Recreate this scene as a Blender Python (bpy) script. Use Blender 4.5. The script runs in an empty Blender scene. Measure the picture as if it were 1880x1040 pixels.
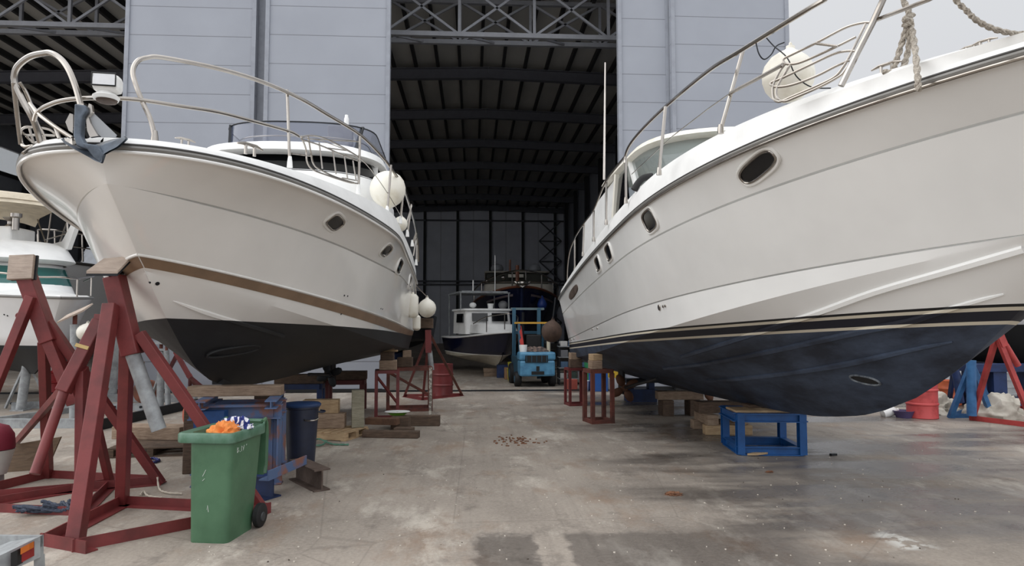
import bpy, bmesh, math, random
import numpy as np
from mathutils import Vector, Matrix
from mathutils.bvhtree import BVHTree
random.seed(7)
SC = bpy.context.scene
COL = SC.collection
# ------------------------------------------------------------------ camera, sky, exposure
EYE = Vector((0, 0, 2.0)); FPX = 1250.0
PITCH = math.atan(75/FPX); YAW = math.atan(72/FPX)
cd = bpy.data.cameras.new('camera'); cam = bpy.data.objects.new('camera', cd); COL.objects.link(cam)
cd.sensor_fit = 'HORIZONTAL'; cd.sensor_width = 36; cd.lens = 36*FPX/1880
cd.clip_start = .05; cd.clip_end = 400
cam.location = EYE; cam.rotation_euler = (math.pi/2 + PITCH, 0, -YAW)
SC.camera = cam
W = bpy.data.worlds.new('overcast'); SC.world = W; W.use_nodes = True
nt = W.node_tree; nt.nodes.clear()
def wn(t, **k):
    n = nt.nodes.new(t)
    for a, b in k.items(): setattr(n, a, b)
    return n
o_ = wn('ShaderNodeOutputWorld'); bg = wn('ShaderNodeBackground'); tc = wn('ShaderNodeTexCoord'); sx = wn('ShaderNodeSeparateXYZ')
cr = wn('ShaderNodeValToRGB'); nz = wn('ShaderNodeTexNoise'); mx = wn('ShaderNodeMix', data_type='RGBA', blend_type='MULTIPLY')
nz.inputs['Scale'].default_value = 1.6; nz.inputs['Detail'].default_value = 3
cr.color_ramp.elements[0].position = 0.0; cr.color_ramp.elements[0].color = (.50, .515, .545, 1)
cr.color_ramp.elements[1].position = 1.0; cr.color_ramp.elements[1].color = (1.15, 1.17, 1.2, 1)
e = cr.color_ramp.elements.new(.45); e.color = (.565, .575, .595, 1)
mr = wn('ShaderNodeMapRange'); mr.inputs['To Min'].default_value = .93; mr.inputs['To Max'].default_value = 1.07
L = nt.links.new
L(tc.outputs['Generated'], sx.inputs[0]); L(sx.outputs['Z'], cr.inputs[0]); L(tc.outputs['Generated'], nz.inputs['Vector'])
L(nz.outputs['Fac'], mr.inputs['Value']); mx.inputs['Factor'].default_value = 1
my = wn('ShaderNodeMapRange', interpolation_type='SMOOTHSTEP')            # the overcast is brighter behind the photographer
my.inputs['From Min'].default_value = .25; my.inputs['From Max'].default_value = -.85; my.inputs['To Min'].default_value = 1.0; my.inputs['To Max'].default_value = 1.6
L(sx.outputs['Y'], my.inputs['Value']); L(my.outputs[0], bg.inputs['Strength'])
L(cr.outputs[0], mx.inputs[6]); L(mr.outputs[0], mx.inputs[7]); L(mx.outputs[2], bg.inputs['Color'])
L(bg.outputs[0], o_.inputs[0])
sd = bpy.data.lights.new('cloud_sun', 'SUN'); sd.energy = 1.7; sd.angle = math.radians(80); sd.color = (1, .985, .96)
sun = bpy.data.objects.new('cloud_sun', sd); COL.objects.link(sun)
sun.location = (-22, -8, 18)
sun.rotation_euler = Vector((.84, -.12, -.50)).to_track_quat('-Z', 'Y').to_euler()
vs = SC.view_settings; vs.view_transform = 'Standard'; vs.look = 'None'; vs.gamma = 1; vs.exposure = 0.34; vs.use_curve_mapping = False
SC.cycles.use_denoising = True; SC.cycles.max_bounces = 8
SC.cycles.transparent_max_bounces = 12; SC.cycles.sample_clamp_indirect = 6

# ------------------------------------------------------------------ where a sight line meets the ground or a plane
FW = Vector((math.sin(YAW)*math.cos(PITCH), math.cos(YAW)*math.cos(PITCH), math.sin(PITCH)))
RT = Vector((math.cos(YAW), -math.sin(YAW), 0)); UP = RT.cross(FW)
def ray(px, py): return FW + RT*((px-940)/FPX) - UP*((py-520)/FPX)
def gp(px, py, z=0.0):
    r = ray(px, py); return EYE + r*((z-EYE.z)/r.z)
def at(px, py, Y):
    r = ray(px, py); return EYE + r*(Y/r.y)
def atx(px, py, X):
    r = ray(px, py); return EYE + r*(X/r.x)

# ------------------------------------------------------------------ materials
def S(r, g, b):
    f = lambda c: (c/255/12.92) if c/255 <= .04045 else ((c/255+.055)/1.055)**2.4
    return (f(r), f(g), f(b), 1)
def new_mat(name):
    m = bpy.data.materials.new(name); m.use_nodes = True
    n = m.node_tree; b = n.nodes['Principled BSDF']; return m, n, b
def node(n, t, **k):
    x = n.nodes.new(t)
    for a, v in k.items():
        if a.startswith('i_'): x.inputs[a[2:].replace('_', ' ')].default_value = v
        else: setattr(x, a, v)
    return x
def mixc(n, fac, a, b, blend='MIX'):
    m = node(n, 'ShaderNodeMix', data_type='RGBA', blend_type=blend)
    for s, v in ((0, fac), (6, a), (7, b)):
        if hasattr(v, 'links'): n.links.new(v, m.inputs[s])
        else: m.inputs[s].default_value = v
    return m.outputs[2]
def ramp(n, src, stops, interp='LINEAR'):
    r = node(n, 'ShaderNodeValToRGB'); r.color_ramp.interpolation = interp
    el = r.color_ramp.elements
    while len(el) < len(stops): el.new(.5)
    for e, (p, c) in zip(el, stops): e.position = p; e.color = c if isinstance(c, tuple) else (c, c, c, 1)
    n.links.new(src, r.inputs[0]); return r.outputs[0]
def noise(n, vec, scale, detail=4, rough=.55):
    x = node(n, 'ShaderNodeTexNoise', i_Scale=scale, i_Detail=detail, i_Roughness=rough)
    n.links.new(vec, x.inputs['Vector']); return x.outputs['Fac']
def mapping(n, vec, scale=(1, 1, 1), loc=(0, 0, 0)):
    m = node(n, 'ShaderNodeMapping'); m.inputs['Scale'].default_value = scale; m.inputs['Location'].default_value = loc
    n.links.new(vec, m.inputs['Vector']); return m.outputs[0]
def M(name, c, rough=.5, metal=0, c2=None, scale=4, lo=.4, hi=.65, bump=0, bscale=40, coat=0, stretch=(1, 1, 1), spec=.5):
    m, n, b = new_mat(name)
    b.inputs['Roughness'].default_value = rough; b.inputs['Metallic'].default_value = metal; b.inputs['Specular IOR Level'].default_value = spec
    b.inputs['Coat Weight'].default_value = coat
    t = node(n, 'ShaderNodeTexCoord'); v = mapping(n, t.outputs['Object'], stretch)
    if c2 is None: c2 = tuple(x*.86 for x in c[:3])+(1,)
    f = ramp(n, noise(n, v, scale, 6, .6), [(lo, 0.), (hi, 1.)])
    n.links.new(mixc(n, f, c, c2), b.inputs['Base Color'])
    if bump:
        bp = node(n, 'ShaderNodeBump', i_Strength=bump, i_Distance=.01)
        n.links.new(noise(n, v, bscale, 4), bp.inputs['Height']); n.links.new(bp.outputs[0], b.inputs['Normal'])
    return m
def glass(name, c, alpha, rough=.05):
    m, n, b = new_mat(name)
    b.inputs['Base Color'].default_value = c; b.inputs['Roughness'].default_value = rough
    b.inputs['Alpha'].default_value = alpha; b.inputs['Specular IOR Level'].default_value = .6
    return m
def wood(name, c, c2, scale=3):
    m, n, b = new_mat(name); b.inputs['Roughness'].default_value = .8
    t = node(n, 'ShaderNodeTexCoord'); v = mapping(n, t.outputs['Object'], (2, 2, 12))
    f = ramp(n, noise(n, v, scale, 8, .65), [(.3, 0.), (.7, 1.)])
    g = ramp(n, noise(n, t.outputs['Object'], 2.5, 3), [(.45, 0.), (.75, .5)])
    n.links.new(mixc(n, g, mixc(n, f, c, c2), (c2[0]*.6, c2[1]*.6, c2[2]*.6, 1)), b.inputs['Base Color'])
    bp = node(n, 'ShaderNodeBump', i_Strength=.4, i_Distance=.01); n.links.new(f, bp.inputs['Height']); n.links.new(bp.outputs[0], b.inputs['Normal'])
    return m
GEL = M('white_gelcoat', S(238, 237, 234), .22, c2=S(226, 224, 219), scale=1.2, coat=.3)
GELW = M('deck_white', S(242, 242, 240), .4, c2=S(230, 230, 228), scale=2)
STEEL = M('polished_steel', (.44, .41, .375, 1), .22, 1.0, c2=(.33, .30, .27, 1), scale=1.5)
GALV = M('galvanised_steel', S(158, 162, 164), .5, .12, c2=S(126, 128, 130), scale=6, bump=.1)
DKMET = M('dark_metal', S(38, 40, 44), .5, .5)
RED = M('red_oxide_paint', S(122, 50, 50), .5, c2=S(94, 38, 38), scale=3, lo=.42, hi=.7, bump=.12)
RED2 = M('red_stand_paint', S(186, 72, 70), .5, c2=S(150, 56, 54), scale=3, bump=.1)
RUST = M('rusty_red_steel', S(108, 58, 48), .75, c2=S(76, 45, 37), scale=5, bump=.25)
BLUE = M('blue_stand_paint', S(24, 86, 150), .45, c2=S(18, 62, 112), scale=3, lo=.4, hi=.75, bump=.1)
BLUER = M('rust_worn_blue_paint', S(84, 104, 140), .6, c2=S(132, 92, 80), scale=3.5, lo=.5, hi=.62, bump=.2)
BLUED = M('dark_blue_paint', S(26, 50, 96), .55, c2=S(18, 34, 66), scale=3)
BROWNST = M('brown_rusty_steel', S(96, 82, 74), .75, c2=S(70, 56, 48), scale=4, bump=.2)
WOOD = wood('weathered_timber', S(176, 154, 132), S(126, 104, 86))
PLY = wood('grey_plywood', S(196, 180, 166), S(164, 148, 136))
WOODL = wood('pale_timber', S(200, 174, 138), S(160, 132, 100))
WOODD = wood('dark_oily_timber', S(112, 92, 76), S(70, 56, 46))
BLACK = M('black_rubber', S(24, 24, 25), .7)
CREAM = M('cream_vinyl', S(236, 232, 220), .42, c2=S(214, 204, 184), scale=3, lo=.5, hi=.8)
DGLASS = M('dark_window_glass', S(14, 15, 18), .06, c2=S(20, 21, 24))
BLACKB = M('black_bottom_paint', S(36, 37, 39), .6, c2=S(25, 25, 27), scale=2.2, bump=.08, bscale=14)

# ------------------------------------------------------------------ mesh building
class MB:
    def __init__(s): s.v = []; s.f = []; s.sm = []
    def add(s, vs, fs, smooth=False):
        o = len(s.v); s.v += [Vector(p) for p in vs]; s.f += [tuple(i+o for i in f) for f in fs]; s.sm += [smooth]*len(fs); return s
    def box(s, c, d, rz=0, m=None, top=(1, 1)):
        hx, hy, hz = d[0]/2, d[1]/2, d[2]/2; R = m or Matrix.Rotation(rz, 3, 'Z'); c = Vector(c)
        P = []
        for z in (-1, 1):
            k = top if z > 0 else (1, 1)
            for x, y in ((-1, -1), (1, -1), (1, 1), (-1, 1)): P.append(c + R @ Vector((x*hx*k[0], y*hy*k[1], z*hz)))
        return s.add(P, [(3, 2, 1, 0), (4, 5, 6, 7), (0, 1, 5, 4), (1, 2, 6, 5), (2, 3, 7, 6), (3, 0, 4, 7)])
    def bar(s, p, q, w, h=None, up=(0, 0, 1)):
        p, q = Vector(p), Vector(q); h = h or w; z = (q-p); l = z.length; z.normalize(); u = Vector(up)
        if abs(z.dot(u)) > .98: u = Vector((0, 1, 0))
        x = u.cross(z).normalized(); y = z.cross(x)
        return s.box((p+q)/2, (w, h, l), m=Matrix((x, y, z)).transposed())
    def angle(s, p, q, w=.08, t=.012, side=1):
        p, q = Vector(p), Vector(q); d = (q-p).normalized(); n = Vector((-d.y, d.x, 0)).normalized()*side
        s.bar(p+Vector((0, 0, w/2)), q+Vector((0, 0, w/2)), t, w)
        return s.bar(p+n*w/2+Vector((0, 0, t/2)), q+n*w/2+Vector((0, 0, t/2)), w, t)
    def ibeam(s, p, q, w, h, t=.015, up=(0, 0, 1)):
        p, q = Vector(p), Vector(q); z = (q-p).normalized(); u = Vector(up)
        if abs(z.dot(u)) > .98: u = Vector((0, 1, 0))
        x = u.cross(z).normalized(); y = z.cross(x)
        for k in (-1, 1): s.bar(p+y*k*(h/2-t/2), q+y*k*(h/2-t/2), w, t, up)
        return s.bar(p, q, t, h-2*t, up)
    def tube(s, pts, r, n=8, closed=False, rr=None):
        P = [Vector(p) for p in pts]; m = len(P); V = []; F = []; prev = None
        for i in range(m):
            a = P[(i-1) % m] if (i or closed) else P[i]; b = P[(i+1) % m] if (i < m-1 or closed) else P[i]
            t = (b-a).normalized()
            if prev is None:
                u = Vector((0, 0, 1)) if abs(t.z) < .9 else Vector((1, 0, 0)); x = u.cross(t).normalized()
            else: x = (prev - t*prev.dot(t)).normalized()
            prev = x; y = t.cross(x); R = rr[i] if rr else r
            for k in range(n):
                g = 2*math.pi*k/n; V.append(P[i]+x*R*math.cos(g)+y*R*math.sin(g))
        for i in range(m if closed else m-1):
            j = (i+1) % m
            for k in range(n): F.append((i*n+k, i*n+(k+1) % n, j*n+(k+1) % n, j*n+k))
        if not closed: F += [tuple(range(n-1, -1, -1)), tuple((m-1)*n+k for k in range(n))]
        return s.add(V, F, True)
    def lathe(s, c, prof, n=20, m=None, cap=True):
        c = Vector(c); R = m or Matrix.Identity(3); V = []; F = []
        for r, z in prof:
            for k in range(n):
                g = 2*math.pi*k/n; V.append(c+R @ Vector((r*math.cos(g), r*math.sin(g), z)))
        for i in range(len(prof)-1):
            for k in range(n): F.append((i*n+k, i*n+(k+1) % n, (i+1)*n+(k+1) % n, (i+1)*n+k))
        if cap: F += [tuple(range(n-1, -1, -1)), tuple((len(prof)-1)*n+k for k in range(n))]
        return s.add(V, F, True)
    def ball(s, c, r, n=20, sc=(1, 1, 1), m=None):
        k = n//2; pr = [(r*math.sin(math.pi*(i+.02*(i == 0)-.02*(i == k))/k), -r*math.cos(math.pi*i/k)) for i in range(k+1)]
        R = (m or Matrix.Identity(3)) @ Matrix.Diagonal(sc)
        return s.lathe(c, pr, n, R)
    def grid(s, rows, smooth=True, flip=False):
        a = len(rows); b = len(rows[0]); V = [p for r in rows for p in r]; F = []
        for i in range(a-1):
            for j in range(b-1):
                q = (i*b+j, i*b+j+1, (i+1)*b+j+1, (i+1)*b+j); F.append(q[::-1] if flip else q)
        return s.add(V, F, smooth)
    def prism(s, poly, vec):
        n = len(poly); P = [Vector(p) for p in poly]; v = Vector(vec)
        return s.add(P+[p+v for p in P], [tuple(range(n-1, -1, -1)), tuple(range(n, 2*n))]+[(i, (i+1) % n, n+(i+1) % n, n+i) for i in range(n)])
    def disc(s, c, r, t, axis, n=20):
        z = Vector(axis).normalized(); x = z.orthogonal().normalized(); y = z.cross(x)
        return s.lathe(c, [(r*.9, -t/2), (r, -t/2*.7), (r, t/2*.7), (r*.9, t/2)], n, Matrix((x, y, z)).transposed())
    def bvh(s): return BVHTree.FromPolygons([tuple(v) for v in s.v], s.f)
def link(name, mb, mat, org, parent=None, bevel=0, sharp=.7):
    me = bpy.data.meshes.new(name); O = Vector(org)
    me.from_pydata([tuple(v-O) for v in mb.v], [], mb.f); me.materials.append(mat)
    me.polygons.foreach_set('use_smooth', mb.sm); me.update()
    bm = bmesh.new(); bm.from_mesh(me); bmesh.ops.recalc_face_normals(bm, faces=bm.faces)
    for e in bm.edges:
        if len(e.link_faces) == 2 and e.calc_face_angle(0) > sharp: e.smooth = False
    bm.to_mesh(me); bm.free()
    ob = bpy.data.objects.new(name, me); COL.objects.link(ob)
    if parent: ob.parent = parent
    else: ob.location = O
    if bevel:
        b = ob.modifiers.new('bevel', 'BEVEL'); b.width = bevel; b.segments = 2; b.limit_method = 'ANGLE'
    return ob
def tag(o, label, cat, group=None, kind=None):
    if label: o['label'] = label
    if cat: o['category'] = cat
    if group: o['group'] = group
    if kind: o['kind'] = kind
    return o
class Thing:
    def __init__(s, name, loc, label, cat, group=None):
        s.o = bpy.data.objects.new(name, None); s.org = Vector(loc); s.o.location = s.org; s.o.empty_display_size = .2
        COL.objects.link(s.o); tag(s.o, label, cat, group)
    def part(s, name, mb, mat, parent=None, label=None, bevel=0, kind=None, sharp=.7):
        ob = link(name, mb, mat, s.org, parent or s.o, bevel, sharp)
        if label: ob['label'] = label
        if kind: ob['kind'] = kind
        return ob
def solo(name, mb, mat, label, cat, group=None, bevel=0):
    n = len(mb.v); c = sum(mb.v, Vector())/n; c.z = min(v.z for v in mb.v)
    return tag(link(name, mb, mat, c, None, bevel), label, cat, group)
def struct(name, mb, mat, parent=None, org=(0, 0, 0)):
    o = link(name, mb, mat, org, parent)
    if not parent: o['kind'] = 'structure'
    return o
def smooth_path(pts, n=6, closed=False):
    P = [Vector(p) for p in pts]; m = len(P); out = []
    for i in range(m if closed else m-1):
        p0 = P[(i-1) % m] if (closed or i) else P[0]; p1 = P[i]; p2 = P[(i+1) % m]; p3 = P[(i+2) % m] if (closed or i < m-2) else P[-1]
        for k in range(n):
            t = k/n
            out.append(.5*((2*p1)+(p2-p0)*t+(2*p0-5*p1+4*p2-p3)*t*t+(3*p1-p0-3*p2+p3)*t**3))
    if not closed: out.append(P[-1])
    return out

# ------------------------------------------------------------------ THE SETTING
# floor: one concrete yard running into the hangar
m, n, b = new_mat('stained_concrete')
t = node(n, 'ShaderNodeTexCoord').outputs['Object']
sep = node(n, 'ShaderNodeSeparateXYZ'); n.links.new(t, sep.inputs[0])
def rngmask(out, a0, a1):
    q = node(n, 'ShaderNodeMapRange', interpolation_type='SMOOTHSTEP'); n.links.new(out, q.inputs['Value'])
    q.inputs['From Min'].default_value = a0; q.inputs['From Max'].default_value = a1; return q.outputs[0]
def mul(*a):
    r = a[0]
    for x in a[1:]:
        q = node(n, 'ShaderNodeMath', operation='MULTIPLY'); n.links.new(r, q.inputs[0])
        if hasattr(x, 'links'): n.links.new(x, q.inputs[1])
        else: q.inputs[1].default_value = x
        r = q.outputs[0]
    return r
big = ramp(n, noise(n, mapping(n, t, (.5, .3, 1)), 1.3, 7, .65), [(.33, 0.), (.68, 1.)])
c = mixc(n, big, S(160, 150, 139), S(114, 105, 97))
streak = ramp(n, noise(n, mapping(n, t, (3.2, .16, 1), (3, 1, 0)), 2.2, 7, .68), [(.5, 0.), (.72, .6)])
c = mixc(n, streak, c, S(104, 95, 88))
fine = ramp(n, noise(n, t, 26, 6, .7), [(.3, 0.), (.7, 1.)])
c = mixc(n, fine, c, mixc(n, .5, c, S(182, 172, 160)))
brown = ramp(n, noise(n, mapping(n, t, (1, .6, 1), (7, 2, 0)), 1.1, 6, .72), [(.52, 0.), (.68, .6)])
c = mixc(n, brown, c, S(136, 112, 92))
pale = ramp(n, noise(n, mapping(n, t, (1.3, .6, 1), (11, 4, 0)), .9, 8, .75), [(.53, 0.), (.66, .7)])
c = mixc(n, pale, c, S(200, 192, 180))
dark = ramp(n, noise(n, mapping(n, t, (.9, .7, 1), (2, 9, 0)), 1.7, 8, .74), [(.55, 0.), (.68, .55)])
c = mixc(n, dark, c, S(84, 77, 71))
spk = ramp(n, noise(n, mapping(n, t, (1, 1, 1), (5, 5, 0)), 60, 2, .5), [(.72, 0.), (.75, .8)])
c = mixc(n, spk, c, S(205, 200, 192))
# rain-wet areas lie on the right-hand side; a hosed patch with two clean wheel tracks is nearest
wet1 = mul(ramp(n, noise(n, mapping(n, t, (.26, .8, 1), (1.7, .35, 0)), .8, 7, .6), [(.44, 0.), (.56, 1.)]), rngmask(sep.outputs['X'], .6, 3.2))
wob = node(n, 'ShaderNodeMath', operation='MULTIPLY_ADD'); n.links.new(noise(n, t, 3.5, 6, .7), wob.inputs[0]); wob.inputs[1].default_value = .5; n.links.new(sep.outputs['Y'], wob.inputs[2])
wobx = node(n, 'ShaderNodeMath', operation='MULTIPLY_ADD'); n.links.new(noise(n, t, 4.5, 5, .6), wobx.inputs[0]); wobx.inputs[1].default_value = .3; n.links.new(sep.outputs['X'], wobx.inputs[2])
patch = mul(rngmask(wob.outputs[0], 6.95, 6.75), rngmask(wobx.outputs[0], .12, .22), rngmask(wobx.outputs[0], 3.6, 2.9))
trk = mul(rngmask(wobx.outputs[0], .70, .76), rngmask(wobx.outputs[0], 1.05, .98))
inv = node(n, 'ShaderNodeMath', operation='SUBTRACT'); inv.inputs[0].default_value = 1; n.links.new(trk, inv.inputs[1])
patch = mul(patch, inv.outputs[0])
mxm = node(n, 'ShaderNodeMath', operation='MAXIMUM'); n.links.new(wet1, mxm.inputs[0]); n.links.new(mul(patch, .85), mxm.inputs[1]); wet = mxm.outputs[0]
c = mixc(n, wet, c, mixc(n, 1., c, (.50, .50, .515, 1), 'MULTIPLY'))
spl = mul(ramp(n, noise(n, mapping(n, t, (1, 1, 1), (1, 3, 0)), 5, 7, .7), [(.46, 0.), (.54, .9)]), rngmask(sep.outputs['X'], 3.7, 3.9), rngmask(sep.outputs['X'], 4.25, 4.0), rngmask(sep.outputs['Y'], 5.9, 6.0), rngmask(sep.outputs['Y'], 6.55, 6.35))
c = mixc(n, spl, c, S(206, 204, 198))
vor = node(n, 'ShaderNodeTexVoronoi', feature='DISTANCE_TO_EDGE', i_Scale=.35); n.links.new(mapping(n, t, (1, .7, 1)), vor.inputs['Vector'])
crk = ramp(n, vor.outputs['Distance'], [(0., .3), (.003, 0.)])
c = mixc(n, crk, c, S(90, 82, 76))
n.links.new(c, b.inputs['Base Color'])
rg = ramp(n, wet, [(0., .8), (1., .26)]); n.links.new(rg, b.inputs['Roughness'])
bp = node(n, 'ShaderNodeBump', i_Strength=.25, i_Distance=.01); n.links.new(fine, bp.inputs['Height']); n.links.new(bp.outputs[0], b.inputs['Normal'])
FLOOR = m
fl = MB().box((0, 25, -.1), (110, 110, .2)); struct('floor', fl, FLOOR)
# hangar
RX, RZ, PITCHR = .7, 14.4, .03
WL, WR, FY, BY = -27.0, 9.4, 20.5, 70.0
roofz = lambda x: RZ - abs(x-RX)*PITCHR
m, n, b = new_mat('roof_sheet'); b.inputs['Roughness'].default_value = .8
t = node(n, 'ShaderNodeTexCoord').outputs['Object']
f = ramp(n, noise(n, mapping(n, t, (.3, .12, 1)), 2, 4), [(.35, 0.), (.7, 1.)]); n.links.new(mixc(n, f, S(196, 195, 190), S(174, 174, 172)), b.inputs['Base Color'])
ROOF = m
PURL = M('purlin_steel', S(40, 40, 42), .7); RAFT = M('rafter_steel', S(88, 89, 97), .6); TRUS = M('truss_steel', S(138, 140, 146), .55)
c0 = MB()
for a, b_ in ((WL, RX), (RX, WR)):
    za, zb = roofz(a), roofz(b_)
    c0.prism([(a, FY, za), (b_, FY, zb), (b_, FY, zb+.25), (a, FY, za+.25)], (0, BY-FY, 0))
ceil = struct('ceiling', c0, ROOF)
x = WL+.6
while x < WR:
    struct('purlin', MB().bar((x, FY, roofz(x)-.12), (x, BY, roofz(x)-.12), .13, .26), PURL, ceil); x += 1.03
for k in range(7):
    y = 31.6+6.25*k
    for a, b_ in ((WL, RX), (RX, WR)):
        struct('rafter', MB().ibeam((a, y, roofz(a)-.55), (b_, y, roofz(b_)-.55), .30, .52, .04), RAFT, ceil)
tr = bpy.data.objects.new('door_truss', None); COL.objects.link(tr); tr['kind'] = 'structure'
for dy in (0, 1.6):
    y = 23.2+dy; zb = 12.05+dy*.25
    struct('chord', MB().bar((WL, y, zb), (WR, y, zb), .16, .16), TRUS, tr)
    struct('chord', MB().bar((WL, y, 14.0), (WR, y, 14.0), .16, .16), TRUS, tr)
    xs = [WL+.3+2.62*i for i in range(15)]
    for i, x in enumerate(xs[:-1]):
        if x < -18: continue
        struct('brace', MB().bar((x, y, zb), (x, y, 14.0), .1), TRUS, tr)
        struct('brace', MB().bar((x, y, zb), (x+2.62, y, 14.0), .08), TRUS, tr)
        struct('brace', MB().bar((x, y, 14.0), (x+2.62, y, zb), .08), TRUS, tr)
    if dy == 0:
        for i, x in enumerate(xs[:-1]):
            if x >= -18: struct('brace', MB().bar((x, y, zb), (x+1.3, y+1.6, zb+.4), .07), TRUS, tr)
def panel_mat(name, c, c2, period, axis, wid=.012):
    m, n, b = new_mat(name); b.inputs['Roughness'].default_value = .5
    t = node(n, 'ShaderNodeTexCoord').outputs['Object']
    s = node(n, 'ShaderNodeSeparateXYZ'); n.links.new(t, s.inputs[0])
    dv = node(n, 'ShaderNodeMath', operation='DIVIDE'); n.links.new(s.outputs[axis], dv.inputs[0]); dv.inputs[1].default_value = period
    fr = node(n, 'ShaderNodeMath', operation='FRACT'); n.links.new(dv.outputs[0], fr.inputs[0])
    g = ramp(n, fr.outputs[0], [(0., 1.), (wid/period*2, 0.)])
    base = mixc(n, ramp(n, noise(n, mapping(n, t, (.4, .4, .4)), 1.5, 4), [(.3, 0.), (.7, 1.)]), c, c2)
    n.links.new(mixc(n, g, base, tuple(x*.55 for x in c[:3])+(1,)), b.inputs['Base Color'])
    bp = node(n, 'ShaderNodeBump', i_Strength=.5, i_Distance=.02); bp.invert = True
    n.links.new(g, bp.inputs['Height']); n.links.new(bp.outputs[0], b.inputs['Normal'])
    return m
DOORM = panel_mat('pale_door_sheet', S(156, 160, 169), S(149, 153, 162), .885, 'Z')
DOORE = M('door_edge', S(150, 154, 163), .5)
INWALL = panel_mat('inner_wall_sheet', S(222, 225, 234), S(204, 207, 216), 3.36, 'X', .08)
SIDEW = panel_mat('side_wall_sheet', S(150, 154, 162), S(134, 138, 146), 3.0, 'Y', .05)
struct('wall_back', MB().box(((WL+WR)/2, BY+.1, 7), (WR-WL, .2, 15.2)), INWALL)
struct('wall_right', MB().box((WR+.1, (FY+BY)/2, 6.95), (.2, BY-FY, 14.6)), SIDEW)
struct('wall_left', MB().box((WL-.1, (FY+BY)/2, 5.3), (.2, BY-FY, 10.6)).box((WL-.1, (FY+BY)/2, 13.1), (.2, BY-FY, 1.9)), SIDEW)
WINM = glass('clerestory_sheet', S(190, 205, 210), .35)
wz = struct('window_1', MB().box((WL-.12, (FY+BY)/2, 11.4), (.03, BY-FY, 1.7)), WINM)
for k in range(17):
    struct('mullion', MB().box((WL-.05, FY+3*k+.5, 11.4), (.22, .3 if k % 2 else .12, 1.7)), PURL, wz)
struct('sill', MB().box((WL+.02, (FY+BY)/2, 10.6), (.3, BY-FY, .2)), PURL, wz)
# far wall frame: posts, girts and lattice bracing in the corner
wf = bpy.data.objects.new('wall_frame', None); COL.objects.link(wf); wf['kind'] = 'structure'
for k in range(11):
    x = WR-.9-3.36*k
    struct('post', MB().ibeam((x, BY-.2, 0), (x, BY-.2, 14), .25, .3, .03), PURL, wf)
for z in (6.0, 6.35, 12.6, 14.2):
    struct('girt', MB().bar((WL, BY-.4, z), (WR, BY-.4, z), .1, .16), RAFT, wf)
for zz in range(6):
    a = 2.1*zz; x0, x1 = WR-2.6, WR-.3
    struct('brace', MB().bar((x0, BY-.6, a), (x1, BY-.6, a+2.1), .12), RAFT, wf)
    struct('brace', MB().bar((x1, BY-.6, a), (x0, BY-.6, a+2.1), .12), RAFT, wf)
    struct('brace', MB().bar((x0, BY-.6, a+2.1), (x1, BY-.6, a+2.1), .12), RAFT, wf)
for k in range(8):
    y = 24+6*k
    struct('post', MB().ibeam((WL+.3, y, 0), (WL+.3, y, 13.4), .3, .4, .04), PURL, wf)
    struct('post', MB().ibeam((WR-.25, y, 0), (WR-.25, y, 13.9), .3, .4, .04), PURL, wf)
# sliding door leaves standing in their tracks
def leaf(name, px0, px1, y, t=.16, py=200):
    a, b_ = at(px0, py, y).x, at(px1, py, y).x
    d = struct(name, MB().box(((a+b_)/2, y, 7.05), (b_-a, t, 13.9)), DOORM)
    for x in (a+.06, b_-.06): struct('stile', MB().box((x, y-t/2-.02, 7.05), (.12, .05, 13.9)), DOORE, d)
    struct('bottom_seal', MB().box(((a+b_)/2, y-.02, .06), (b_-a, t+.04, .1)), BLACK, d)
    return d
leaf('door_1', 228, 469, FY+.05); leaf('door_2', 486, 716, FY-.2); leaf('door_3', 1134, 1229, FY+.05); leaf('door_4', 1232, 1449, FY-.2)
g0 = at(478, 200, FY+.25).x
struct('door_post', MB().box((g0, FY+.3, 7), (.5, .12, 14)), DOORE)
struct('door_track', MB().box(((WL+WR)/2, FY, .006), (WR-WL, .35, .02)), DKMET)
struct('trim_1', MB().box((WR+.05, FY+.1, 7), (.3, .3, 14)), DOORE)
# ------------------------------------------------------------------ HULLS
def plan(u, ys, B, Lc, p, q, tp=0):
    v = np.asarray(u, float)-ys
    b = B*np.clip(1-np.clip(1-v/Lc, 0, 1)**p, 0, 1)**q
    return b*(1-tp*np.clip(v-4, 0, 9)**2/36)
class Frame:
    """a boat's own axes: origin on the centreline at the bow, s towards port (+x when the bow points at -y), u aft"""
    def __init__(s, x, y, yaw): s.x, s.y, s.yaw = x, y, yaw; s.c, s.n = math.cos(yaw), math.sin(yaw)
    def w(s, b, u, z): return Vector((s.x+b*s.c-u*s.n, s.y+b*s.n+u*s.c, z))
def hull_curve(pl, zf, uend, N=60, pw=1.9):
    u = pl[0]+(uend-pl[0])*np.linspace(0, 1, N)**pw
    return [(bb, uu, zz) for bb, uu, zz in zip(plan(u, *pl), u, zf(u))]
def softmin(a, m, k=.05): return -k*np.logaddexp(-a/k, -m/k)
def sstep(u, a, b):
    t = np.clip((u-a)/(b-a), 0, 1); return t*t*(3-2*t)
def hull_curve_f(bf, u0, zf, uend, N=60, pw=1.9):
    u = u0+(uend-u0)*np.linspace(0, 1, N)**pw
    return [(bb, uu, zz) for bb, uu, zz in zip(bf(u), u, zf(u))]
def ztab(rows, deg=4):
    a = np.array(rows); return poly(np.polyfit(a[:, 0], a[:, 1], deg))
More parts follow.
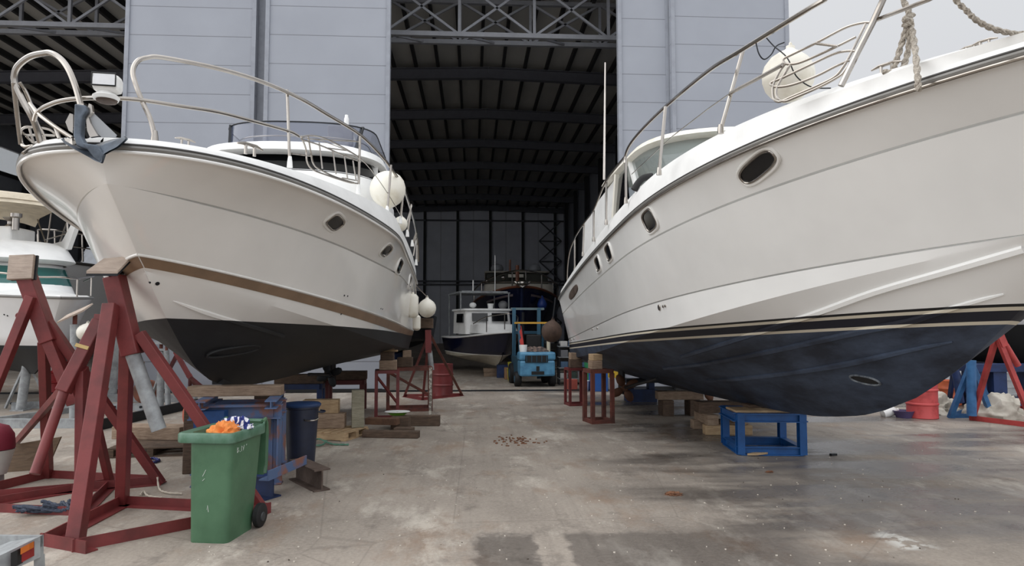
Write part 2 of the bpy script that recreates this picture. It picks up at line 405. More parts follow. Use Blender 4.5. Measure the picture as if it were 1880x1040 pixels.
def loft_hull(fr, curves, sub=(), N=60):
    """curves from keel to sheer: list of (b,u,z) rows; returns rows of points for one side and the other"""
    rows = []
    for i in range(len(curves)-1):
        a, c = curves[i], curves[i+1]; k = sub[i] if i < len(sub) else (1, 0)
        for j in range(k[0]):
            f = j/k[0]
            row = []
            for (b0, u0, z0), (b1, u1, z1) in zip(a, c):
                hol = k[1]*math.sin(math.pi*f)*min(1, abs(b1-b0))
                row.append(((b0*(1-f)+b1*f)-hol, u0*(1-f)+u1*f, z0*(1-f)+z1*f))
            rows.append(row)
    rows.append(curves[-1])
    return rows
def hull_mesh(fr, rows, mb=None, transom=True):
    mb = mb or MB()
    P = [[fr.w(max(b, 0), u, z) for b, u, z in r] for r in rows]; Q = [[fr.w(-max(b, 0), u, z) for b, u, z in r] for r in rows]
    mb.grid(P); mb.grid(Q, flip=True)
    if transom:
        e = [r[-1] for r in P]; g = [r[-1] for r in Q]
        for i in range(len(e)-1): mb.add([e[i], e[i+1], g[i+1], g[i]], [(0, 1, 2, 3)])
    return mb
def strip(fr, ra, rb, off=.0, mb=None):
    """a band between two curves on both sides, pushed outward a little"""
    mb = mb or MB()
    for sg in (1, -1):
        mb.grid([[fr.w(sg*(b+off), u-off*.3, z) for b, u, z in r] for r in (ra, rb)])
    return mb
def lerp_rows(a, c, f): return [tuple(x*(1-f)+y*f for x, y in zip(p, q)) for p, q in zip(a, c)]
def deck_mesh(fr, row, camber=.06, dz=-.05):
    mb = MB(); R = []
    for k in range(9):
        f = k/4-1
        R.append([fr.w(b*f, u, z+dz+camber*min(1, b)*(1-f*f)) for b, u, z in row])
    return mb.grid(R)
def poly(c): return lambda u: np.polyval(c, u)
def bottom_mat(name, paint, pc2, white, y0, slope, bands):
    """paint below a sloping waterline plane, with boot-top bands; bands = [(dz, colour), ...] downward"""
    m, n, b = new_mat(name)
    t = node(n, 'ShaderNodeTexCoord').outputs['Object']; s = node(n, 'ShaderNodeSeparateXYZ'); n.links.new(t, s.inputs[0])
    a = node(n, 'ShaderNodeMath', operation='MULTIPLY_ADD'); n.links.new(s.outputs['Y'], a.inputs[0]); a.inputs[1].default_value = slope; n.links.new(s.outputs['Z'], a.inputs[2])
    d = node(n, 'ShaderNodeMath', operation='SUBTRACT'); n.links.new(a.outputs[0], d.inputs[0]); d.inputs[1].default_value = y0   # height over the waterline
    pn = ramp(n, noise(n, mapping(n, t, (1, .45, 1.3)), 2.2, 7, .68), [(.38, 0.), (.66, 1.)])
    col = mixc(n, pn, paint, pc2)
    for dz, cc in reversed(bands):
        g = node(n, 'ShaderNodeMath', operation='GREATER_THAN'); n.links.new(d.outputs[0], g.inputs[0]); g.inputs[1].default_value = dz
        col = mixc(n, g.outputs[0], col, cc)
    g = node(n, 'ShaderNodeMath', operation='GREATER_THAN'); n.links.new(d.outputs[0], g.inputs[0]); g.inputs[1].default_value = 0
    wn_ = mixc(n, ramp(n, noise(n, t, 1.2, 3), [(.35, 0.), (.7, 1.)]), white, tuple(x*.93 for x in white[:3])+(1,))
    n.links.new(mixc(n, g.outputs[0], col, wn_), b.inputs['Base Color'])
    n.links.new(ramp(n, g.outputs[0], [(0., .62), (1., .2)]), b.inputs['Roughness'])
    n.links.new(ramp(n, g.outputs[0], [(0., 0.), (1., .3)]), b.inputs['Coat Weight'])
    return m
def ring(fr, yf, ya, hw, z, n=20, rnd=1.0, e=.75):
    """one deckhouse outline at height z: rounded front at yf, straight sides to ya"""
    R = [fr.w(-hw, ya, z)]
    for k in range(n+1):
        a = math.pi*k/n
        cx, sy = math.cos(a), math.sin(a)
        R.append(fr.w(-hw*math.copysign(abs(cx)**e, cx), yf+rnd*(1-abs(sy)**e), z))
    R.append(fr.w(hw, ya, z)); return R
def house(fr, rings, cap=True, back=True):
    mb = MB().grid([ring(fr, *r) for r in rings])
    top = ring(fr, *rings[-1])
    if cap: mb.add(top, [tuple(range(len(top)))])
    if back:
        a = [ring(fr, *r)[0] for r in rings]; c = [ring(fr, *r)[-1] for r in rings]
        for i in range(len(a)-1): mb.add([a[i], a[i+1], c[i+1], c[i]], [(0, 1, 2, 3)])
    return mb
def first_hit(px, py, bv):
    d = ray(px, py); r = bv.ray_cast(EYE, d.normalized()); return r[0], r[1]
def stadium(c, nrm, along, w, h, n=24, e=.55):
    """rounded-rectangle outline on a surface point"""
    z = nrm.normalized(); x = (along-z*along.dot(z)).normalized(); y = z.cross(x); P = []
    for k in range(n):
        a = 2*math.pi*k/n; cx, sy = math.cos(a), math.sin(a)
        P.append(c+x*math.copysign(abs(cx)**e, cx)*w/2+y*math.copysign(abs(sy)**e, sy)*h/2)
    return P
def porthole(T, px, py, bv, w, h, along, surf, e=.55):
    c, nr = first_hit(px, py, bv)
    if c is None: return
    if nr.dot(EYE-c) < 0: nr = -nr
    P = stadium(c+nr*.012, nr, along, w, h, e=e); P2 = stadium(c+nr*.0, nr, along, w+.06, h+.06, e=e)
    sur = T.part('porthole', MB().tube(P2, .022, 8, True), surf)
    T.part('porthole_frame', MB().tube(P, .013, 8, True), STEEL, sur, 'bright metal rim')
    q = stadium(c+nr*.006, nr, along, w-.02, h-.02, e=e)
    T.part('porthole_glass', MB().add(q, [tuple(range(len(q)))]), DGLASS, sur, 'dark glass')
def rail(T, name, pts, r=.018, smooth=5, parent=None, n=8):
    return T.part(name, MB().tube(smooth_path(pts, smooth) if smooth > 1 else pts, r, n), STEEL, parent)

# ================================================================== LEFT MOTOR YACHT
FL = Frame(-3.2448, 6.0484, .0348)
UL = 10.3
STEMZ = [3.55, 3.3, 3.07, 2.92, 2.75, 2.54, 2.25, 2.06, 1.75, 1.48, 1.29, 1.16, 1.09, 1.04, 1.0, .97]
STEMU = [.0, .10, .26, .55, .74, .93, 1.27, 1.5, 1.93, 2.38, 2.88, 3.48, 4.19, 5.27, 6.97, 10.3]
N = 70
LC = {}
zsh = ztab([(0, 3.54), (.23, 3.535), (.66, 3.535), (1.0, 3.53), (1.45, 3.52), (2.04, 3.48), (2.88, 3.43), (3.97, 3.385), (4.36, 3.345), (4.85, 3.31), (6.01, 3.25), (8.2, 3.15), (10.18, 3.0), (11.7, 2.79)])
zkn = ztab([(.14, 3.25), (.3, 3.24), (.78, 3.2), (1.24, 3.18), (2.25, 3.12), (3.29, 3.05), (4.05, 3.0), (5.07, 2.92), (6.11, 2.855), (8.25, 2.79), (9.56, 2.75), (10.5, 2.72)])
LC['sheer'] = hull_curve_f(lambda u: softmin(plan(u, 0, 2.37, 5.106, 1.113, .4177), 2.27), 0.0, zsh, UL, N)
LC['kn'] = hull_curve_f(lambda u: plan(u, .136, 2.088, 7.62, 2.53, .838)+.12*sstep(u, 3.8, 6.5), .136, zkn, UL, N)
LC['stop'] = hull_curve((.80, 2.02, 7.6, 2.5, .84, -.1), poly([-.00041, .01238, -.17905, 2.79239]), UL, N)
LC['sbot'] = hull_curve((.93, 2.0, 7.6, 2.5, .84, -.1), poly([-.00024, .01174, -.1933, 2.72806]), UL, N)
LC['chine'] = hull_curve((.99, 1.96, 7.8, 2.5, .84, -.08), poly([-.00057, .02044, -.28343, 2.78538]), UL, N)
# keel row: shares the count, follows the stem then the keel
kk = np.linspace(0, 1, N)**1.35; ks = np.array(STEMU[5:]); kz = np.array(STEMZ[5:])
arc = np.concatenate([[0], np.cumsum(np.hypot(np.diff(ks), np.diff(kz)))]); arc /= arc[-1]
LC['keel'] = [(0.0, float(np.interp(a, arc, ks)), float(np.interp(a, arc, kz))) for a in kk]
def slot(row, h=.024, d=.05):  # recess added so its own shadow darkens the knuckle crease
    """a narrow slot added under a knuckle for its dark shade line: three rows below the knuckle itself"""
    k = lambda b: min(1, max(b-.1, 0)/.5)
    return [[(b-.006*k(b), u, z-h*k(b)) for b, u, z in row], [(max(b-d*k(b), 0), u, z-h*k(b)) for b, u, z in row], [(max(b-d*k(b), 0), u, z-.003*k(b)) for b, u, z in row]]
LROWS = loft_hull(FL, [LC['keel'], LC['chine'], LC['sbot'], LC['stop']]+slot(LC['kn'])+[LC['kn'], LC['sheer']], [(10, -.05), (2, 0), (2, 0), (8, .06), (1, 0), (1, 0), (1, 0), (8, .10)])
LH = hull_mesh(FL, LROWS)
LMAT = bottom_mat('left_hull_paint', S(34, 35, 37), S(24, 24, 26), S(233, 231, 227), 1.93, .0382, [])
L_org = FL.w(0, 4.9, 0)
# waterline 2.06 at the stem, about 1.73 at the stern
YL = Thing('motor_yacht', L_org, 'white motor yacht with brown stripe and black bottom propped on timbers', 'boat')
# object-space waterline: z + slope*(y-local)
lh = YL.part('hull', LH, LMAT, sharp=.35)
bl = LH.bvh()
BRN = M('brown_stripe_vinyl', S(134, 110, 88), .35, c2=S(122, 100, 80)); GREY = M('grey_rub_rail', S(120, 118, 114), .4); DGREY = M('dark_gasket', S(58, 56, 54), .5)
YL.part('stripe', strip(FL, LC['sbot'], LC['stop'], .006), BRN)
def along_curve(fr, row, r, dz=0, db=0, sides=(1, -1), mb=None, flat=1):
    mb = mb or MB()
    for sg in sides: mb.tube([fr.w(sg*(b+db), u, z+dz) for b, u, z in row], r, 8)
    return mb
YL.part('spray_rail', along_curve(FL, lerp_rows(LC['stop'], LC['kn'], .03), .015), GEL)
rr_ = YL.part('rub_rail', along_curve(FL, LC['sheer'], .026, .0), GREY)
YL.part('rub_rail_gasket', along_curve(FL, LC['sheer'], .014, .03, .006), DGREY, rr_)
YL.part('rub_rail_lip', along_curve(FL, LC['sheer'], .018, -.036, .008), GEL, rr_)
zbl = ztab([(0, 3.62), (.12, 3.64), (.47, 3.66), (1.3, 3.69), (1.87, 3.69), (2.9, 3.71), (4.13, 3.70), (6.01, 3.71), (8.46, 3.70), (10.4, 3.60)], 3)
LBUL = [(b, u, max(z, z0+.06)) for (b, u, z), (_, _, z0) in zip(hull_curve_f(lambda u: softmin(plan(u, .05, 2.27, 5.1, 1.113, .4177), 2.17), .05, zbl, UL, N), LC['sheer'])]
LB2 = [(b*.45+b0*.55+.012, u*.45+u0*.55, z*.5+z0*.5+.012) for (b, u, z), (b0, u0, z0) in zip(LBUL, LC['sheer'])]
LIN = [(max(b-.22, 0), u+.12, z-.03) for b, u, z in LBUL]
bw = MB()
for sg in (1, -1): bw.grid([[FL.w(sg*b, u, z) for b, u, z in r] for r in (LC['sheer'], LB2, LBUL, LIN)])
YL.part('bulwark', bw, GELW)
YL.part('deck', deck_mesh(FL, LIN, .22, .0), GELW)
# strake under the chine
pts = []
for q in ((318, 553), (340, 561), (380, 575), (432, 591), (480, 605), (520, 617)):
    h, nr = first_hit(*q, bl)
    if h: pts.append(h)
YL.part('strake', MB().tube(smooth_path(pts, 4), .03, 6, rr=[.006+.028*min(1, i/8) for i in range(len(smooth_path(pts, 4)))]), LMAT)
AFT = Vector((0, 1, -.05))
for px, py, w, h in ((615, 408, .36, .19), (709, 460, .36, .19), (733, 489, .36, .22), (752, 517, .36, .22)):
    porthole(YL, px, py, bl, w, h, AFT, GEL)
for px, py, r in ((289, 521, .022), (275, 519, .012), (632, 543, .014), (638, 544, .012), (699, 567, .012), (702, 568, .012), (626, 577, .014)):
    h, nr = first_hit(px, py, bl)
    YL.part('drain_fitting', MB().disc(h, r, .015, nr, 12), DKMET)
h, nr = first_hit(430, 645, bl)
YL.part('thruster_tunnel', MB().tube(stadium(h+nr*.004, nr, Vector((0, 1, .55)), .85, .16, 24, .8), .018, 8, True), BLACKB)
# fin keel under the hull
YL.part('keel_skeg', MB().prism([FL.w(-.07, 3.2, 1.2), FL.w(-.07, 9.0, .99), FL.w(-.07, 9.0, 1.3), FL.w(-.07, 3.2, 1.4)], FL.w(.07, 0, 0)-FL.w(-.07, 0, 0)), BLACKB)
pr = YL.part('propeller_shaft', MB().tube([FL.w(.5, 6.6, 1.08), FL.w(.5, 8.8, .92)], .03, 8), DKMET)
bl_ = MB().disc(FL.w(.5, 8.75, .92), .07, .14, (0, 1, -.07), 12)
for k in range(4):
    a = math.pi/2*k+.4
    bl_.ball(FL.w(.5+.16*math.cos(a), 8.75, .92+.16*math.sin(a)), .13, 10, (1, .12, .62), Matrix.Rotation(-a, 3, 'Y'))
YL.part('propeller', bl_, DKMET, pr)
YL.part('rudder', MB().box(FL.w(.5, 9.2, .95), (.05, .4, .55)), BLACKB)
# deckhouse and flybridge
CF = Frame(-3.02, 6.0484, .0348)
hs = YL.part('deckhouse', house(CF, [(4.6, 9.2, 1.645, 3.45, 24, 1.7), (5.2, 9.2, 1.560, 4.55, 24, 1.5)], cap=False), GELW)
YL.part('windscreen', house(CF, [(5.18, 9.1, 1.560, 4.53, 24, 1.5), (5.62, 9.1, 1.466, 4.88, 24, 1.4)], cap=False), DGLASS, hs)
for sg in (-1, 1):
    YL.part('window_pillar', MB().bar(CF.w(sg*1.46, 6.15, 4.4), CF.w(sg*1.41, 6.45, 4.93), .14, .12), GELW, hs)
YL.part('brow', house(CF, [(5.5, 9.2, 1.504, 4.86, 24, 1.4), (5.25, 9.3, 1.617, 4.89, 24, 1.5), (5.35, 9.3, 1.579, 5.03, 24, 1.5), (5.9, 9.3, 1.363, 5.19, 24, 1.3)]), GELW, hs)
FLY = glass('tinted_acrylic', S(70, 78, 100), .55, .08)
fb = YL.part('flybridge_screen', house(CF, [(6.05, 8.9, 1.297, 5.17, 24, 1.0), (6.35, 9.0, 1.391, 5.69, 24, 1.0)], cap=False, back=False), FLY, None, 'smoke tinted windscreen')
tp = ring(CF, 6.33, 9.0, 1.387, 5.67, 24, 1.0)
YL.part('screen_rim', MB().tube(tp, .012, 6), DKMET, fb)
for k in (5, 20):
    a_, b_ = ring(CF, 6.05, 8.9, 1.297, 5.17, 24, 1.0)[k], ring(CF, 6.35, 9.0, 1.391, 5.69, 24, 1.0)[k]
    YL.part('screen_strut', MB().bar(a_, b_, .07, .03), DKMET, fb)
YL.part('grab_rail', MB().tube(ring(CF, 6.5, 8.6, 1.222, 5.45, 24, .9), .014, 6), STEEL)
p = at(625, 250, 13.6); YL.part('helm_seat', MB().box(p, (.5, .14, .42)).box(p+Vector((0, -.2, -.3)), (.5, .45, .14)), M('seat_vinyl', S(150, 150, 156), .5), bevel=.03)
p = at(636, 236, 13.9); YL.part('radar_mount', MB().box(p+Vector((0, 0, -.12)), (.34, .3, .2), top=(.6, .6)).lathe(p, [(.05, -.02), (.05, .2), (.035, .24), (.035, .28)], 12), GELW, bevel=.015)
# foredeck fittings, cleats
def cleat(T, c, along, s=1.0):
    a = Vector(along).normalized(); m_ = MB()
    m_.tube([c-a*.13*s+Vector((0, 0, .07*s)), c-a*.06*s+Vector((0, 0, .085*s)), c+a*.06*s+Vector((0, 0, .085*s)), c+a*.13*s+Vector((0, 0, .07*s))], .014*s, 8, rr=[.008*s, .016*s, .016*s, .008*s])
    for k in (-1, 1): m_.tube([c+a*k*.045*s, c+a*k*.045*s+Vector((0, 0, .08*s))], .014*s, 8)
    return T.part('cleat', m_, STEEL)
cleat(YL, at(340, 268, 6.75), (.6, .8, 0), .8); cleat(YL, at(459, 285, 7.6), (.5, .85, 0), 1.35)
# bow rails
top = [at(285, 256, 6.35), at(277, 222, 6.35), at(262, 188, 6.35), at(250, 158, 6.35), at(244, 132, 6.37), at(252, 113, 6.42), at(270, 106, 6.5), at(300, 106, 6.6), at(400, 126, 7.0), at(480, 150, 7.5), at(549, 180, 8.1), at(600, 210, 8.7), at(660, 247, 9.5), at(700, 286, 10.3), at(722, 315, 11), at(741, 345, 11.8), at(752, 378, 12.7), at(760, 405, 13.5), at(766, 440, 14.6), at(768, 480, 15.4)]
tr_ = rail(YL, 'top_rail', top, .023)
YL.part('rail_foot', MB().lathe(at(284, 256, 6.35), [(.035, -.02), (.03, .03), (.022, .08)], 12), STEEL, tr_)
mid = [at(63, 222, 6.15), at(68, 207, 6.12), at(85, 195, 6.1), at(120, 184, 6.1), at(180, 180, 6.15), at(250, 183, 6.3), at(330, 195, 6.6), at(400, 206, 7.0), at(470, 224, 7.45), at(530, 241, 7.95), at(548, 250, 8.1)]
rail(YL, 'mid_rail', mid, .019)
rail(YL, 'mid_rail', [at(549, 252, 8.1), at(600, 262, 8.65), at(662, 292, 9.5), at(705, 345, 10.4), at(735, 395, 11.6)], .006)
for a_, b_, Y in (((527, 165), (532, 303), 7.95), ((661, 250), (658, 352), 9.45), ((718, 303), (711, 390), 10.6), ((741, 347), (735, 408), 11.6), ((755, 375), (748, 432), 12.6), ((764, 428), (757, 450), 13.6), ((766, 430), (764, 485), 14.8)):
    st = rail(YL, 'stanchion', [at(*a_, Y), at(*b_, Y)], .018, 1)
    YL.part('rail_foot', MB().lathe(at(*b_, Y), [(.034, -.03), (.03, .03), (.02, .1)], 12), GELW, st)
rail(YL, 'stay_rod', [at(756, 378, 12.6), at(744, 418, 12.4)], .014, 1); rail(YL, 'stay_rod', [at(765, 430, 14.6), at(759, 470, 14.4)], .014, 1)
# pulpit hoop around the bow roller, on the far side
hoop = [at(148, 192, 6.02), at(139, 160, 6.02), at(127, 130, 6.02), at(113, 110, 6.04), at(95, 98, 6.06), at(80, 98, 6.08), at(55, 104, 6.1), at(34, 120, 6.12), at(26, 138, 6.14), at(29, 158, 6.16), at(42, 186, 6.18), at(58, 214, 6.2), at(68, 240, 6.25), at(74, 262, 6.3)]
rail(YL, 'pulpit_hoop', hoop, .026)
rail(YL, 'pulpit_stay', [at(25, 152, 6.14), at(28, 180, 6.2), at(33, 225, 6.3), at(38, 265, 6.4)], .02)
rail(YL, 'pulpit_stay', [at(36, 152, 6.14), at(46, 166, 6.2), at(56, 190, 6.3), at(66, 222, 6.4), at(78, 245, 6.5), at(82, 260, 6.6)], .016)
rail(YL, 'pulpit_stay', [at(55, 190, 6.18), at(70, 208, 6.12), at(100, 232, 6.05), at(133, 254, 6.0)], .018)
rail(YL, 'pulpit_stay', [at(101, 232, 6.05), at(109, 254, 6.05)], .016, 1)
for pts in ([(38, 240), (46, 234), (66, 234), (90, 238), (103, 248), (112, 256)], [(38, 240), (48, 248), (70, 248), (100, 249)], [(48, 250), (62, 262), (80, 258), (92, 260)], [(54, 235), (58, 250), (62, 262)]):
    rail(YL, 'fender_basket_bar', [at(*q, 6.35+.004*(q[0]-38)) for q in pts], .011)
rail(YL, 'mooring_line', [at(38, 262, 6.4), at(46, 270, 6.38), at(60, 268, 6.36), at(50, 276, 6.3), at(42, 282, 6.26)], .016)
# roof-like lip of the bow platform and roller
rl = YL.part('bow_roller', MB().prism([at(118, 254, 5.95), at(132, 254, 5.95), at(133, 266, 5.93), at(122, 268, 5.93)], (0, .25, 0)).prism([at(157, 214, 5.9), at(163, 190, 5.9), at(168, 192, 5.9), at(170, 205, 5.9), at(162, 214, 5.9), at(166, 226, 5.9), at(180, 250, 5.9), at(165, 252, 5.9), at(160, 240, 5.9)], (0, .03, 0)).prism([at(120, 224, 5.95), at(128, 208, 5.95), at(134, 210, 5.95), at(134, 245, 5.95), at(126, 240, 5.95)], (0, .03, 0)), STEEL)
YL.part('roller_wheel', MB().disc(at(150, 244, 5.98), .05, .1, (1, 0, 0)), BLACK, rl)
YL.part('splash_guard', MB().prism([at(166, 206, 5.93), at(170, 206, 5.93), at(214, 248, 5.93), at(212, 252, 5.93), at(186, 252, 5.93), at(163, 228, 5.93)], (0, .01, 0)), glass('clear_acrylic', S(200, 204, 208), .45), rl)
# rack of rods on deck
for q in ([(553, 251), (562, 275), (564, 298), (575, 312), (600, 322), (640, 335), (656, 337)], [(566, 251), (571, 283), (576, 302), (588, 312), (615, 325), (650, 336)], [(553, 251), (575, 249), (600, 256), (635, 274), (662, 291)], [(553, 256), (590, 268), (625, 283), (662, 297)],):
    rail(YL, 'fender_rack_bar', [at(x, y, 8.1+.0135*(x-553)) for x, y in q], .011)
for x, y0, y1 in ((586, 262, 310), (611, 276, 320), (632, 286, 328), (648, 295, 332)):
    rail(YL, 'fender_rack_bar', [at(x, y0, 8.1+.0135*(x-553)), at(x+6, y1, 8.15+.0135*(x-553))], .01, 1)
for x0, x1, y in ((536, 573, 284), (565, 660, 257), (600, 640, 274), (632, 660, 286), (628, 655, 329)):
    rail(YL, 'fender_rack_bar', [at(x0, y-2, 8.2+.0135*(x0-553)), at(x1, y+3, 8.2+.0135*(x1-553))], .009, 1)
# searchlight clamped on the rail (its own thing)
lc = at(197, 180, 6.15)
SL = Thing('searchlight', lc, 'white searchlight lamp clamped on the bow rail of the brown striped yacht', 'lamp')
dirn = (EYE-lc); dirn.z = 0; dirn.normalize(); rz = math.atan2(dirn.y, dirn.x)+math.pi/2-.35
Rm = Matrix.Rotation(rz, 3, 'Z')
hc = at(198, 155, 6.15)
hd = MB(); prof = [(-.115, .085), (-.12, -.01), (-.10, -.075), (-.04, -.10), (.04, -.10), (.10, -.075), (.115, -.01), (.115, .085)]
hd.box(hc, (.22, .17, .16), m=Rm); 
hh = SL.part('lamp_housing', hd, GELW, bevel=.045)
SL.part('reflector', MB().box(hc+Rm @ Vector((-.0, -.087, .015)), (.17, .01, .095), m=Rm), M('lamp_mirror', (.75, .75, .76, 1), .15, .9), hh)
SL.part('lens', MB().box(hc+Rm @ Vector((0, -.094, .015)), (.18, .006, .105), m=Rm), glass('lens_glass', (1, 1, 1, 1), .25), hh)
SL.part('lens_rim', MB().tube([hc+Rm @ Vector((x, -.093, z+.015)) for x, z in ((-.095, -.055), (.095, -.055), (.095, .055), (-.095, .055))], .008, 6, True), DKMET, hh)
SL.part('neck', MB().lathe(at(195, 178, 6.15), [(.1, -.03), (.11, 0), (.07, .03), (.06, .07)], 16), GELW)
SL.part('mount', MB().lathe(at(196, 185, 6.15), [(.03, -.03), (.08, -.015), (.09, .015), (.06, .03)], 16), BROWNST)
# anchor hanging on the roller
AN = Thing('anchor', at(165, 270, 5.85), 'dark galvanised plough anchor hanging on the bow roller', 'anchor')
AMAT = M('dull_anchor_zinc', S(96, 106, 118), .5, .4, c2=S(60, 66, 74), scale=5, bump=.2)
Ya = 5.86
AN.part('shank', MB().prism([at(x, y, Ya) for x, y in ((136, 190), (157, 193), (158, 204), (150, 215), (148, 250), (156, 264), (170, 268), (160, 275), (140, 268), (134, 250))], (0, .07, 0)), AMAT, bevel=.012)
fk = MB()
edge = [(117, 253), (133, 262), (150, 266), (178, 264), (205, 257), (232, 252)]
low = [(119, 264), (140, 276), (160, 287), (184, 299), (190, 283), (214, 270), (232, 254)]
up_ = [at(*q, Ya+.16-.16*abs(i-2.5)/2.5*0) for i, q in enumerate(edge)]
P = smooth_path([at(*q, Ya+.18) for q in edge], 4); Q = []
lp = smooth_path([at(*q, Ya-.02) for q in low], 4)
tt = np.linspace(0, len(lp)-1, len(P)).astype(int)
fk.grid([P, [(P[i]+lp[tt[i]])/2-Vector((0, .05, 0)) for i in range(len(P))], [lp[k] for k in tt]])
fk.grid([[p+Vector((0, .02, .012)) for p in P], [lp[k]+Vector((0, .03, .0)) for k in tt]], flip=True)
AN.part('fluke', fk, AMAT)
AN.part('crown', MB().prism([at(x, y, Ya-.02) for x, y in ((150, 262), (178, 266), (190, 282), (184, 299), (172, 290))], (0, .05, 0)), AMAT, bevel=.01)

# ================================================================== RIGHT MOTOR YACHT
FR = Frame(4.5, 0.0, 0.0)      # u = world depth, b towards +x
UR = 17.75
T_ = lambda rows: (np.array([r[0] for r in rows]), np.array([r[1] for r in rows]))
def pf(rows, deg, lo=None):
    a, z = T_(rows); c_ = np.polyfit(a, z, deg); u0, u1 = a.min(), a.max()
    z0, z1 = np.polyval(c_, u0), np.polyval(c_, u1)
    d0 = np.polyval(np.polyder(c_), u0); d1 = np.polyval(np.polyder(c_), u1)
    return lambda u: np.where(u < u0, z0+np.clip(d0, -.3, .1)*(u-u0), np.where(u > u1, z1+d1*(u-u1), np.polyval(c_, u)))
RC = {}
RC['sheer'] = hull_curve((2.9, 2.25, 7, 2.2, .7), pf([(4.03, 3.71), (4.72, 3.71), (5.46, 3.715), (6.23, 3.7), (6.87, 3.68), (7.74, 3.64), (8.57, 3.59), (9.82, 3.53), (10.55, 3.49), (13.02, 3.29), (14.62, 3.08), (16.36, 2.89), (17.72, 2.66)], 3), UR, N)
RC['kn1'] = hull_curve((3.4, 2.15, 7.5, 2.2, .75), pf([(4.33, 3.43), (4.76, 3.43), (5.85, 3.39), (6.68, 3.32), (7.62, 3.25), (8.47, 3.2), (10.05, 3.08), (11.92, 2.94), (14.74, 2.66), (16.71, 2.4), (18.53, 2.16)], 3), UR, N)
RC['kn2'] = hull_curve((4.3, 2.0, 8, 2.2, .8), pf([(4.81, 2.66), (5.56, 2.62), (6.54, 2.57), (8.18, 2.44), (9.67, 2.31), (11.64, 2.15), (14.06, 1.95), (18.78, 1.52)], 3), UR, N)
RC['chine'] = hull_curve((4.35, 1.95, 8, 2.2, .8), pf([(4.78, 2.63), (5.83, 2.48), (7.0, 2.29), (8.23, 2.11), (8.86, 2.02), (10.32, 1.82), (12.05, 1.62), (18.94, 1.06)], 3), UR, N)
RSU = np.array([3.1, 3.6, 4.2, 4.8, 5.34, 5.5, 5.71, 5.92, 6.27, 6.72, 7.28, 7.7, 8.21, 8.75, 9.69, 11.39, 12.65, 13.7, 15.96, 17.75])
RSZ = np.array([3.6, 3.25, 2.85, 2.48, 2.13, 2.0, 1.85, 1.69, 1.48, 1.25, 1.05, .94, .86, .79, .73, .67, .64, .61, .57, .55])
ks, kz = RSU[2:], RSZ[2:]
arc = np.concatenate([[0], np.cumsum(np.hypot(np.diff(ks), np.diff(kz)))]); arc /= arc[-1]
RC['keel'] = [(0.0, float(np.interp(a, arc, ks)), float(np.interp(a, arc, kz))) for a in np.linspace(0, 1, N)**1.25]
RROWS = loft_hull(FR, [RC['keel'], RC['chine']]+slot(RC['kn2'], .018)+[RC['kn2']]+slot(RC['kn1'], .022)+[RC['kn1'], RC['sheer']], [(12, -.05), (3, 0), (1, 0), (1, 0), (1, 0), (8, .03), (1, 0), (1, 0), (1, 0), (6, .06)])
RH = hull_mesh(FR, RROWS)
NAVY = S(14, 17, 32); BEI = S(206, 198, 180)
RMAT = bottom_mat('right_hull_paint', S(30, 37, 51), S(66, 78, 98), S(240, 240, 238), 2.18-.053*5.0, .053, [(-.022, S(14, 14, 17)), (-.05, BEI), (-.13, NAVY), (-.158, BEI)])
YR = Thing('motor_yacht', FR.w(0, 10, 0), 'large white motor yacht with dark blue bottom on blue stand and timber cribs', 'boat')
YR.part('hull', RH, RMAT, sharp=.35); br = RH.bvh()
rb_ = YR.part('rub_rail', along_curve(FR, RC['sheer'], .024, 0), GREY)
YR.part('rub_rail_gasket', along_curve(FR, RC['sheer'], .013, .026, .006), DGREY, rb_)
YR.part('rub_rail_lip', along_curve(FR, RC['sheer'], .014, -.03, .006), STEEL, rb_)
def trace_strake(T, px, mat, r0=.008, r1=.03, name='strake', bv=br):
    P = [first_hit(*q, bv)[0] for q in px]; P = [p for p in P if p]; P = smooth_path(P, 4)
    return T.part(name, MB().tube(P, r1, 6, rr=[r0+(r1-r0)*min(1, i/8) for i in range(len(P))]), mat)
trace_strake(YR, [(1880, 457), (1760, 492), (1608, 536), (1500, 575), (1400, 608), (1300, 640), (1252, 655)], RMAT, .04, .04)
trace_strake(YR, [(1843, 540), (1781, 556), (1664, 592), (1593, 606), (1490, 629), (1380, 652), (1290, 668), (1220, 676)], RMAT, .01, .04)
trace_strake(YR, [(1749, 628), (1668, 644), (1541, 671), (1380, 693), (1300, 699)], RMAT, .01, .04)
h, nr = first_hit(1588, 698, br)
if nr.dot(EYE-h) < 0: nr = -nr
thr = YR.part('thruster_tunnel', MB().tube(stadium(h+nr*.004, nr, Vector((.1, 1, .62)), .34, .13, 24, .9), .012, 8, True), M('scraped_paint', S(120, 126, 132), .6, c2=S(44, 52, 64), scale=14))
q = stadium(h+nr*.004, nr, Vector((.1, 1, .62)), .33, .12, 24, .9)
YR.part('tunnel_mouth', MB().add(q, [tuple(range(len(q)))]), BLACK, thr)
for px, py, w, hh_, e_ in ((1391, 307, .60, .175, .7), (1193, 405, .42, .26, .55), (1118, 464, .40, .25, .5), (1098, 485, .38, .24, .5)):
    porthole(YR, px, py, br, w, hh_, Vector((0, 1, -.12)), GEL, e_)
for px, py, r in ((1211, 565, .045), (1218, 563, .02), (1222, 562, .02), (1088, 605, .025), (1097, 603, .025), (1049, 624, .025), (1054, 622, .025), (1040, 628, .025)):
    h, nr = first_hit(px, py, br)
    if h: YR.part('drain_fitting', MB().disc(h, r, .03, nr, 12), STEEL)
h, nr = first_hit(1053, 537, br)
